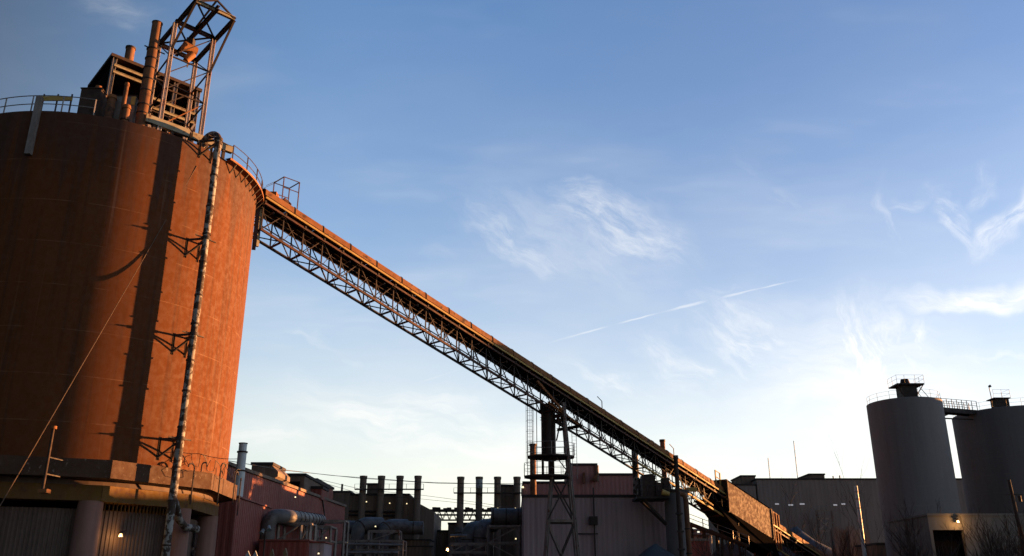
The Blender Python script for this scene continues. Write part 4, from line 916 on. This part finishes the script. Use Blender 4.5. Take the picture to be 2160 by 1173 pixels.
# roof structures
def blk(name, label, px0, px1, py, Y, dep, m_='maroon', z0=8, **k):
    a, b_, z = at2(px0, px1, py, Y); return hall(name, label, a, b_, Y, Y+dep, z, m_, z0=z0, **k)
rb = blk('roof_hood', 'dark chamfered ventilation hood on the maroon mill roof', 532, 574, 981, 80, 4.5, 'darkwall')
a, b_, z = at2(574, 588, 981, 80); MB().prism([V((a, 80, z-1.4)), V((a, 80, z)), V((b_, 80, z-.6)), V((b_, 80, z-1.0))], (0, 4.5, 0)).build('chamfer', 'darkwall', rb)
rm = blk('roof_monitor', 'dark louvred roof monitor behind the ventilation hood', 583, 643, 1004, 88, 12, 'darkwall', z0=6)
a, b_ = P(590, 1016, 87.8), P(632, 1032, 87.8)
for k in range(6): z = a.z+(b_.z-a.z)*k/5; MB().prism([V((a.x, 87.85, z)), V((b_.x, 87.85, z)), V((b_.x, 87.6, z-.14)), V((a.x, 87.6, z-.14))], (0, 0, .03)).build('louvre_slat', 'black', rm)
bay = blk('hung_bay', 'small maroon bay hung off the mill roof with a lamp', 650, 679, 1031, 91, 3, 'maroon', z0=P(660, 1053, 91).z)
for e in (.1, .9):
    a, b_, z = at2(650, 679, 1053, 91); member('bay_bracket', (a+(b_-a)*e, 92, z), (a+(b_-a)*e, 93.8, z-1.8), .15, 'steel', bay)
blk('mill_wing', 'maroon rear wing stepping down behind the hung bay', 643, 668, 1014, 94, 9, 'maroon', z0=0)
blk('rear_mill', 'brown rear mill building between the maroon mill and the four stacks', 672, 738, 1039, 124, 12, 'darkwall', z0=0)
p = P(722, 1021, 126); tag(member('vent_pipe', V((p.x, 126, 12)), p, .3, 'steel', None, 'tube'), 'single short vent pipe on the brown rear mill roof', 'pipe')

# stack houses
def stack_house(label, px0, px1, py, Y, dep, gable=None):
    a, b_, z = at2(px0, px1, py, Y); t = hall('stack_house', label, a, b_, Y, Y+dep, z, 'darkwall', width=4, pitch=.6); return t, a, b_, z
t, a, b_, z = stack_house('sooty dark furnace house below the row of four stacks beside the gable', 732, 862, 1045, 124.5, 14)
gp = [V((b_+.02, 124.4, 0)), V((P(916, 1079, 124.4).x, 124.4, 0)), P(916, 1079, 124.4), P(886, 1063, 124.4), V((b_+.02, 124.4, z))]
MB().prism(gp, (0, 13, 0)).build('gable_end', 'darkwall', t)
for y, m_ in ((1078, 'steel'), (1086, 'steel')): q0, q1 = P(735, y, 124.2), P(845, y+2, 124.2); member('wall_pipe', q0, q1, .25, m_, t, 'tube')
hb_ = blk('stack_plenum', 'dark plenum box set between two stacks of the furnace house', 775, 797, 1023, 125.5, 4, 'darkwall', z0=z)
def stack_row(px, top, bot, Y, labels, grp, dia=14):
    out = []
    for k, x in enumerate(px):
        a = P(x, top, Y); b_ = P(x, bot[k], Y); r = dia/2/FPX*Y*1.02
        t = thing('mill_stack', labels[k], 'stack', V((a.x, Y, 0)), grp)
        MB().tube(V((a.x, Y, 0)), V((a.x, Y, a.z-.35)), r, r*.98, 20).build('shaft', 'darkwall', t, True)
        MB().tube(V((a.x, Y, a.z-.35)), a, r*1.1, None, 20).build('rim_band', 'darkwall', t, True)
        if k == 1 and px[0] > 900: MB().tube(V((a.x, Y, a.z-1.6)), V((a.x, Y, a.z-.36)), r*1.02, None, 20).build('pale_sleeve', 'white', t, True)
        out.append(a)
    return out
s1 = stack_row((767, 805, 844, 882), 1004, (1075,)*4, 123.6, ['mill stack nearest the brown rear mill, in the row by the gable', 'mill stack right of the plenum box, in the row by the gable', 'mill stack over the gable ridge, third from the brown rear mill', 'mill stack standing clear over the gable slope'], 'stacks of the furnace houses')
s2_ = stack_row((972, 1011, 1049.5, 1090.5), 1006, (1110,)*4, 126, ['mill stack standing free right of the lattice gantry', 'mill stack with a pale sleeve at its top', 'mill stack on the far side of the sleeved stack, against the dark plenum', 'mill stack beside the ribbed hall, at the end of the row'], 'stacks of the furnace houses')
for ss, e0, e1, y, nm, gap in ((s1, -1.0, .9, 1034, 'stack_catwalk', ''), (s2_, -.9, .6, 1038, 'stack_catwalk', '')):
    zz = P(900, y, 124).z; t = thing(nm, 'thin catwalk tying the four stacks over the gabled furnace house' if ss is s1 else 'thin catwalk tying the four stacks next to the ribbed hall', 'catwalk', V(((ss[0].x+ss[-1].x)/2, ss[0].y, zz)))
    yy = ss[0].y-.7; member('deck', V((ss[0].x+e0, yy, zz)), V((ss[-1].x+e1, yy, zz)), .5, 'steel', t, h=.14); MB().path(dense((ss[0].x+e0, yy-.2, zz+.7), (ss[-1].x+e1, yy-.2, zz+.7), 3), .02, 4).build('hand_rail', 'steel', t)
    for k in range(9): xx = ss[0].x+e0+(ss[-1].x+e1-ss[0].x-e0)*k/8; member('rail_post', V((xx, yy-.2, zz)), V((xx, yy-.2, zz+.7)), .04, 'steel', t)
blk('stack_plenum', 'tall dark plenum wall between the last two stacks beside the ribbed hall', 1056, 1092, 1026, 127, 4, 'darkwall', z0=0)
blk('low_gas_house', 'low dark house at the foot of the sleeved stack', 946, 1040, 1106, 128, 8, 'darkwall', z0=0)
blk('low_gas_house', 'lowest dark shed in the gap between the two stack rows', 916, 948, 1122, 130, 8, 'darkwall', z0=0)
p = P(937, 1117, 130); tag(MB().tube(V((p.x, 132, 6)), V((p.x, 132, p.z)), .5, .6, 12).build('roof_cowl', 'steel', None, True), 'small flat cowl on the shed between the two stack rows', 'vent')
# lattice gantry
lg = thing('lattice_gantry', 'faint lattice pipe bridge spanning between the two stack rows', 'pipe bridge', P(980, 1090, 140))
zt_, zb_ = P(980, 1077, 140).z, P(980, 1097, 140).z; xa, xb = P(905, 1085, 140).x, P(1105, 1085, 140).x
for y in (139.5, 141): 
    for z, w in ((zt_, .3), (zt_-.65, .16), (zb_, .14)): member('chord', (xa, y, z), (xb, y, z), w, 'rustdark', lg)
    n = 14
    for k in range(n):
        x = xa+(xb-xa)*k/n; x2 = xa+(xb-xa)*(k+1)/n; member('lattice_bar', (x, y, zb_), ((x+x2)/2, y, zt_), .09, 'rustdark', lg); member('lattice_bar', ((x+x2)/2, y, zt_), (x2, y, zb_), .09, 'rustdark', lg)
for k in range(26):
    x = xa+(xb-xa)*(k+.5)/26; 
    if k % 3: MB().box((x-.35, 139.6, zt_+.1), (x+.3, 140.8, zt_+.3+random.uniform(0, .25))).build('pipe_saddle', 'rustdark', lg)
for x in (xa+.3, xb-.3): member('bridge_leg', (x, 140.2, 0), (x, 140.2, zb_), .35, 'rustdark', lg)
# ducts
def duct(name, label, pts, r, bands=(), m_='duct', n=20, sm=6):
    pts = [V(p) for p in pts]; t = thing(name, label, 'duct', pts[0]); out = [pts[0]]
    for i in range(1, len(pts)-1):
        a, b_, c = pts[i-1], pts[i], pts[i+1]; e = min(r*1.6, (b_-a).length*.45, (c-b_).length*.45); p0 = b_+(a-b_).normalized()*e; p2 = b_+(c-b_).normalized()*e
        out += [p0*(1-u)**2+b_*2*u*(1-u)+p2*u*u for u in [j/sm for j in range(sm+1)]]
    out.append(pts[-1]); sh_ = MB().path(out, r, n).build('duct_shell', m_, t, True)
    Ls = [0]
    for i in range(len(out)-1): Ls.append(Ls[-1]+(out[i+1]-out[i]).length)
    for f in bands:
        d = f*Ls[-1]
        for i in range(len(out)-1):
            if Ls[i] <= d <= Ls[i+1]:
                q = lerp(out[i], out[i+1], (d-Ls[i])/max(1e-6, Ls[i+1]-Ls[i])); dd = (out[i+1]-out[i]).normalized()*.06
                MB().tube(q-dd, q+dd, r*1.06, None, n).build('stiffening_band', 'rustdark', sh_, True); break
    return t
d0, d1 = P(592, 1088, 71.5), P(676, 1098, 90)
duct('gas_main', 'fat banded gas main running along the maroon mill wall', [V((d0.x-1.0, 71.7, d0.z-2.6)), V((d0.x-.9, 71.5, d0.z)), d0+V((.4, 1.4, 0)), d1], .58, [.3, .4, .5, .6, .7, .78, .86, .93])
e0, e1 = P(690, 1112, 112), P(893, 1114, 112)
duct('gas_main', 'level blue-grey gas main in front of the sooty furnace house', [e0, e1], .8, [.1, .3, .5, .7, .9])
for px, lb, top in ((762, 'stout upright duct elbow joining the level gas main, beside the maroon mill', 1097), (815, 'stout upright duct elbow joining the level gas main, nearer the gable', 1101)):
    p = P(px, top+8, 110); duct('downcomer', lb, [V((p.x-.8, 110, 0)), V((p.x-.3, 110, p.z)), V((p.x+2.2, 112, p.z+.1))], .82, [.3, .45, .6, .75])
for px, lb, top in ((990, 'upright duct bend left of the taller bend near the orange lamp', 1108), (1014, 'taller upright duct bend beside the open steel frame', 1103)):
    p = P(px, top+6, 112); duct('downcomer', lb, [V((p.x-.4, 112, 0)), V((p.x-.1, 112, p.z)), V((p.x+1.6, 114.5, p.z+.2))], .85, [.3, .5, .65])
f0, f1 = P(1036, 1090, 99), P(1112, 1090, 99)
duct('gas_main', 'short fat gas main ending at the ribbed maroon hall', [f0, f1], .9, [.06, .42, .75])
duct('downcomer', 'pale tall duct between the stacks and the gas main stub', [P(970, 1173, 118), P(968, 1112, 118)], .55, [.4, .8], 'duct')
# pipe racks
def rack(label, px, pys, Y, dep, m_='galv', br=True, grp='pipe racks'):
    t = thing('pipe_rack', label, 'pipe rack', P(px[0], 1173, Y), grp); xs = [P(x, pys[0], Y).x for x in px]; zs = [P(px[0], y, Y).z for y in pys]
    for x in xs:
        for dy in (0, dep): member('post', V((x, Y+dy, 0)), V((x, Y+dy, zs[0])), .2, m_, t)
    for z in zs:
        for dy in (0, dep): member('beam', V((xs[0], Y+dy, z)), V((xs[-1], Y+dy, z)), .22, m_, t)
        for x in xs: member('tie', V((x, Y, z)), V((x, Y+dep, z)), .14, m_, t)
    if br:
        for i in range(len(xs)-1): member('brace', V((xs[i], Y, zs[1])), V((xs[i+1], Y, zs[0])), .12, m_, t); member('brace', V((xs[i+1], Y, zs[-1] if len(zs) > 2 else 0)), V((xs[i], Y, zs[1])), .12, m_, t)
    return t
rack('grey steel rack carrying the banded gas main along the mill', (588, 636, 655), (1105, 1140), 73.2, 2)
rack('grey pipe rack stepping down right of the banded gas main', (643, 668, 698), (1111, 1141), 82.5, 2.6)
rack('grey pipe rack under the two upright duct elbows', (690, 752, 800, 850), (1141, 1160), 104, 3)
rack('tall pale portal beside the level gas main', (672, 727), (1099, 1143), 88, 2, br=False)
rack('open grey steel frame below the gas main stub by the ribbed hall', (1030, 1096), (1110, 1145, 1180), 97, 3)
rack('low grey rack in front of the duct bends near the orange lamp', (950, 985, 1030), (1147, 1165), 100, 3)
rack('small grey rack between the duct elbows', (778, 842), (1120, 1141), 106, 2)
for k, (a_, b2, yy) in enumerate((((680, 1147), (850, 1150), 103), ((700, 1166), (840, 1166), 102), ((950, 1130), (985, 1130), 103))):
    p, q = P(*a_, yy), P(*b2, yy); tag(MB().tube(p, q, .14, None, 10).build('pipe_run', 'galv', None, True), ('thin pale pipe laid on the rack under the duct elbows', 'thin pale pipe along the foot of the rack under the duct elbows', 'short pale pipe by the duct bends')[k], 'pipe')
# low maroon sheds along the bottom
x0, x1, z = at2(548, 650, 1141, 69.5); hall('low_shed', 'low flat maroon shed in front of the gas main rack', x0, x1, 69.5, 72.5, z, 'maroon', roofm='maroon', cap=.1)
x0, x1, z = at2(650.5, 684, 1145, 70); hall('low_shed', 'lighter end bay of the low maroon shed with a lamp', x0, x1, 70, 73, z, 'maroon2', roofm='maroon', cap=.1)
x0, x1, z = at2(850, 905, 1138, 112.5); hall('switch_house', 'dark switch house below the level gas main with a lamp', x0, x1, 114, 119, z, 'darkwall', roofm='roof', cap=.1)
x0, x1, z = at2(690, 905, 1150, 109); hall('pump_house', 'dark low pump house behind the pipe racks', x0, x1, 113.2, 113.9, z, 'darkwall', roofm='roof', cap=.1)
# lamp standard
p = P(560, 1122, 63); ls = thing('lamp_standard', 'thin lamp standard with two small floodlights before the maroon shed', 'lamp post', V((p.x, 63, 0))); member('post', V((p.x, 63, 0)), p, .12, 'rustdark', ls, 'tube')
for dx, dz in ((-.25, .05), (.25, .28)): MB().tube(p+V((dx, -.1, dz-.15)), p+V((dx*.7, .1, dz+.12)), .17, .1, 10).build('floodlight', 'white', ls, True); member('arm', p, p+V((dx, 0, dz)), .06, 'steel', ls)
# small lit lamps
LB = [(651, 1027, 90.6, 'small lit lamp on the hung maroon bay'), (623, 1048, 78.5, 'small lit lamp high on the maroon mill wall'), (773, 1058, 123.0, 'small lit lamp below the stack beside the brown rear mill'),
 (822, 1061, 123.9, 'small lit lamp on the furnace house wall between the middle stacks'), (858, 1062, 123.9, 'small lit lamp near the furnace house gable'), (792, 1110, 108, 'small lit lamp between the two upright duct elbows'),
 (688, 1134, 82.3, 'small lit lamp on the stepped pipe rack'), (721, 1122, 108, 'tiny lit lamp behind the tall pale portal'), (883, 1155, 113.5, 'small lit lamp on the dark switch house'), (672, 1167, 69.6, 'tiny lit lamp on the end bay of the low shed'),
 (1088, 1136, 102, 'small lit lamp inside the open steel frame by the ribbed hall'), (1050, 1072, 125.2, 'tiny lit lamp at the stack against the dark plenum'), (1087, 1072, 125.2, 'tiny lit lamp at the stack beside the ribbed hall')]
for px, py, Y, lb_ in LB: lamp(px, py, Y, lb_, r=.075 if Y < 100 else .095)
lamp(944, 1158, 104, 'bright orange lamp low between the two stack rows', True, .2, .6, 25)
# silo wall lamp
yl = 43.0
while (P(255, 1128, yl)-V((SC.x, SC.y, P(255, 1128, yl).z))).length > 8.6: yl += .02
lamp(255, 1128, yl, 'glowing orange lamp on the corrugated wall under the great silo', True, .12, .5, 9)

# ------------------------------------------------------------------ overhead wires
def wire(label, pts, r=.03, sag=.0, grp='overhead wires'):
    out = []
    for (a, b_) in zip(pts[:-1], pts[1:]):
        for k in range(20): out.append(lerp(a, b_, k/20)-V((0, 0, sag*4*(k/20)*(1-k/20))))
    out.append(V(pts[-1])); return tag(MB().path(out, r, 5).build('overhead_wire', 'wire'), label, 'wire', grp)
for k, (pp, lb_) in enumerate(((((365, 948, 53), (482, 972, 66), (600, 992, 80), (760, 1009, 100), (930, 1020, 104), (1103, 1020, 102)), 'topmost wire from the orange silo past the white chimney to the ribbed hall'),
                  (((590, 990, 81), (700, 1003, 100), (893, 1017, 104), (1103, 1023, 102)), 'wire just under the topmost one, starting at the ventilation hood'),
                  (((663, 1009, 92), (766, 1033, 110), (893, 1045, 112), (1000, 1059, 110), (1104, 1075, 95)), 'sagging wire crossing below the stack catwalks'),
                  (((663, 1013, 92), (766, 1043, 110), (893, 1053, 112), (1000, 1064, 110), (1104, 1081, 95)), 'lowest sagging wire crossing below the stack catwalks'))):
    wire(lb_, [P(*q) for q in pp], .028 if k < 2 else .022)
# barbed tangle by the silo
rnd = random.Random(5)
for k, (px, py) in enumerate(((420, 972), (455, 985), (478, 1000))):
    p = P(px, py, 50.0); pts = [p+V((-.7+.1*i, .25*math.sin(i*1.3+k), .35*math.sin(i*.9+k)+rnd.uniform(-.06, .06))) for i in range(15)]
    tag(MB().path(pts, .018, 4).build('barbed_wire', 'wire'), ('loose barbed wire tangle on the silo wall right beside the peeling pipe', 'loose barbed wire tangle midway between peeling pipe and silo edge', 'loose barbed wire tangle at the silo edge above the ring beam corner')[k], 'barbed wire', 'barbed wire by the silo')
    for i in (3, 8, 12): pass
wire('thin barbed strand strung above the silo ring beam', [P(352, 945, 49), P(420, 957, 49), P(500, 968, 50)], .018, .1)
# branching twig of dry creeper
# ------------------------------------------------------------------ heaps, tarps, foreground bits
def heap(name, label, cat, cx, cy, rx, ry, h, m_, seed=0, n=40):
    b = MB(); vs = []; rings = 12
    for j in range(rings+1):
        f = j/rings
        for i in range(n):
            a = 2*math.pi*i/n; q = mnoise.noise(V((math.cos(a)*1.6, math.sin(a)*1.6, f*2+seed)))
            r = (1-f)*(1+.18*q); z = h*(f**.85)*(1+.16*mnoise.noise(V((math.cos(a)*2.5*(1-f), math.sin(a)*2.5*(1-f), seed+5))))
            vs.append((cx+rx*r*math.cos(a), cy+ry*r*math.sin(a), max(0, z) if j else -.05))
    fs = [(j*n+i, j*n+(i+1) % n, (j+1)*n+(i+1) % n, (j+1)*n+i) for j in range(rings) for i in range(n)]
    return tag(b.add(vs, fs).build(name, m_, None, True), label, cat)
p = P(1395, 1146, 86); heap('tarped_heap', 'blue-grey tarpaulin-covered heap at the foot of the round pier', 'heap', p.x-.5, 86, 6.5, 4.5, p.z, 'tarp', 1)
p = P(1500, 1148, 108); heap('ore_heap', 'dark ore heap under the rusty conveyor housing', 'heap', 25.5, 99, 8, 5, 5.6, 'ore', 2)
p = P(1690, 1112, 128); heap('tarped_heap', 'long blue-grey tarped stockpile before the mill hall', 'heap', p.x, 130, 13, 6, p.z, 'tarp', 3.3)
p = P(1560, 1140, 118); heap('ore_heap', 'low dark ore heap between conveyor tail and tarped stockpile', 'heap', p.x, 120, 11, 5, p.z, 'ore', 4.1)
for k, (px, py) in enumerate(((1763, 1112), (1795, 1110))):
    p = P(px, py, 126); tag(MB().box((p.x-.4, 126, 0), (p.x+.4, 126.7, p.z)).build('concrete_block_post', 'conc'), ('pale concrete post at the end of the tarped stockpile', 'pale concrete post next to the white ladder pole')[k], 'post')
x0, x1, z = at2(1752, 1832, 1117, 127); tag(MB().box((x0, 127, 0), (x1, 127.5, z)).build('retaining_wall', 'conc'), 'stained low retaining wall between the stockpile and the grey silo', 'wall')
# white pointed posts and tan stubs at the lower edge
for k, (px, py) in enumerate(((523.5, 1166), (539, 1166))):
    p = P(px, py, 40); b = MB(); t = p; b.box((t.x-.1, 39.95, 0), (t.x+.1, 40.05, t.z-.15)); o = b; 
    b2 = MB(); r_ = .1; b2.prism([V((t.x-.1, 39.95, 0)), V((t.x+.1, 39.95, 0)), V((t.x+.1, 39.95, t.z-.12)), V((t.x, 39.95, t.z+.08)), V((t.x-.1, 39.95, t.z-.12))], (0, .1, 0))
    tag(b2.build('white_post', 'white'), 'white pointed post top before the low maroon shed', 'post', 'white pointed posts')
for k, (px, py) in enumerate(((573, 1158), (601, 1156))):
    p = P(px, py, 60); b2 = MB(); b2.prism([V((p.x-.22, 60, 0)), V((p.x+.18, 60, 0)), V((p.x+.15, 60, p.z-.35)), V((p.x+.03, 60, p.z)), V((p.x-.1, 60, p.z-.3))], (0, .3, 0))
    tag(b2.build('tan_stake', 'tan'), 'tan wooden stake top before the low maroon shed', 'stake', 'tan stakes')

# ------------------------------------------------------------------ bare shrubs and saplings
def bare_tree(name, label, base, h, seed, spread=.5, stems=1, depth=4, m_='bark', grp=None, r0=None):
    rd = random.Random(seed); t = thing(name, label, 'tree' if stems == 1 else 'shrub', base, grp); tk = MB(); tw_ = MB()
    def grow(p, d, L_, r, lev):
        pts = [p]; n = 4; q = p; dd = d
        for k in range(n):
            dd = (dd+V((rd.uniform(-.16, .16), rd.uniform(-.16, .16), rd.uniform(-.02, .12)))).normalized(); q = q+dd*L_/n; pts.append(q)
        (tk if lev == 0 else tw_).path(pts, [r*(1-.6*k/n) for k in range(n+1)], 5 if lev < 2 else 3, cap=False)
        if lev < depth:
            nb = 7 if lev == 0 else rd.choice((3, 4, 4))
            for k in range(nb):
                f = rd.uniform(.25 if lev == 0 else .15, 1.0); i = min(n-1, int(f*n)); o = lerp(pts[i], pts[i+1], f*n-i)
                az = rd.uniform(0, 6.283); sd = V((math.cos(az), math.sin(az), 0)); nd = (dd*.75+sd*spread+V((0, 0, .25))).normalized()
                grow(o, nd, L_*rd.uniform(.38, .62), r*.45, lev+1)
    for s in range(stems):
        az = rd.uniform(0, 6.283); e = .0 if stems == 1 else rd.uniform(.05, .35)
        grow(base+V((math.cos(az)*e*1.2, math.sin(az)*e*1.2, -.05)), V((math.cos(az)*e, math.sin(az)*e, 1)).normalized(), h*rd.uniform(.55, .7), r0 or .02+h*.009, 0)
    tk.build('stem', m_, t); tw_.build('twigs', m_, t)
    return t
def shrub_at(px, pytop, Y, seed, label, **k):
    p = P(px, pytop, Y); return bare_tree('bare_shrub' if k.get('stems', 1) > 1 else 'bare_tree', label, V((p.x, Y, 0)), p.z, seed, **k)
shrub_at(1806, 916, 136, 3, 'tall thin leafless sapling rising above the mill hall beside the grey silo', spread=.25, depth=2, r0=.07)
shrub_at(1655, 1012, 126, 4, 'leafless tree with fanned branches before the mill hall windows', spread=.5, r0=.09)
shrub_at(1700, 1060, 128, 12, 'leafless tree before the pale open steel frame', spread=.5, r0=.08)
shrub_at(1840, 1070, 95, 8, 'bushy leafless tree at the foot of the slender grey silo', spread=.4, r0=.07)
shrub_at(1895, 1060, 90, 9, 'bare many-stemmed shrub in front of the slender grey silo', stems=4, depth=3, grp='bare shrubs')
shrub_at(1935, 1085, 80, 10, 'bare many-stemmed shrub left of the dark shed doorway', stems=5, depth=3, grp='bare shrubs')
shrub_at(2000, 1125, 74, 11, 'low bare shrub in front of the dark shed doorway', stems=5, depth=3, grp='bare shrubs')
shrub_at(2062, 1088, 72, 13, 'bare shrub against the pale concrete wall right of the doorway', stems=6, depth=3, grp='bare shrubs')
shrub_at(2105, 1095, 70, 14, 'bare shrub just left of the leaning utility pole', stems=5, depth=3, grp='bare shrubs')
shrub_at(2148, 1060, 70, 15, 'tallest bare shrub right of the leaning utility pole', stems=5, depth=3, grp='bare shrubs')
shrub_at(1760, 1105, 100, 16, 'bare shrub before the low retaining wall', stems=5, depth=3, grp='bare shrubs')
shrub_at(1520, 1120, 88, 17, 'thin bare shrub under the rusty housing', stems=4, depth=3, grp='bare shrubs')
# dry brush along the lower right
b = MB(); rd = random.Random(9)
for k in range(2600):
    x = rd.uniform(28, 62); y = rd.uniform(62, 76); h = rd.uniform(1.2, 4.0)*(.6+.5*mnoise.noise(V((x*.25, y*.25, 0)))); q = V((x, y, -.02)); d = V((rd.uniform(-.3, .3), rd.uniform(-.2, .2), 1)); m2 = q+d*h*.5; e = m2+(d+V((rd.uniform(-.3, .3), 0, 0)))*h*.5
    w = .012; b.add([q+V((w, 0, 0)), q-V((w, 0, 0)), m2-V((w*.7, 0, 0)), m2+V((w*.7, 0, 0)), e], [(0, 1, 2, 3), (3, 2, 4)])
tag(b.build('dry_brush', 'bark'), 'thicket of dry leafless brush in front of the concrete shed', kind='stuff')
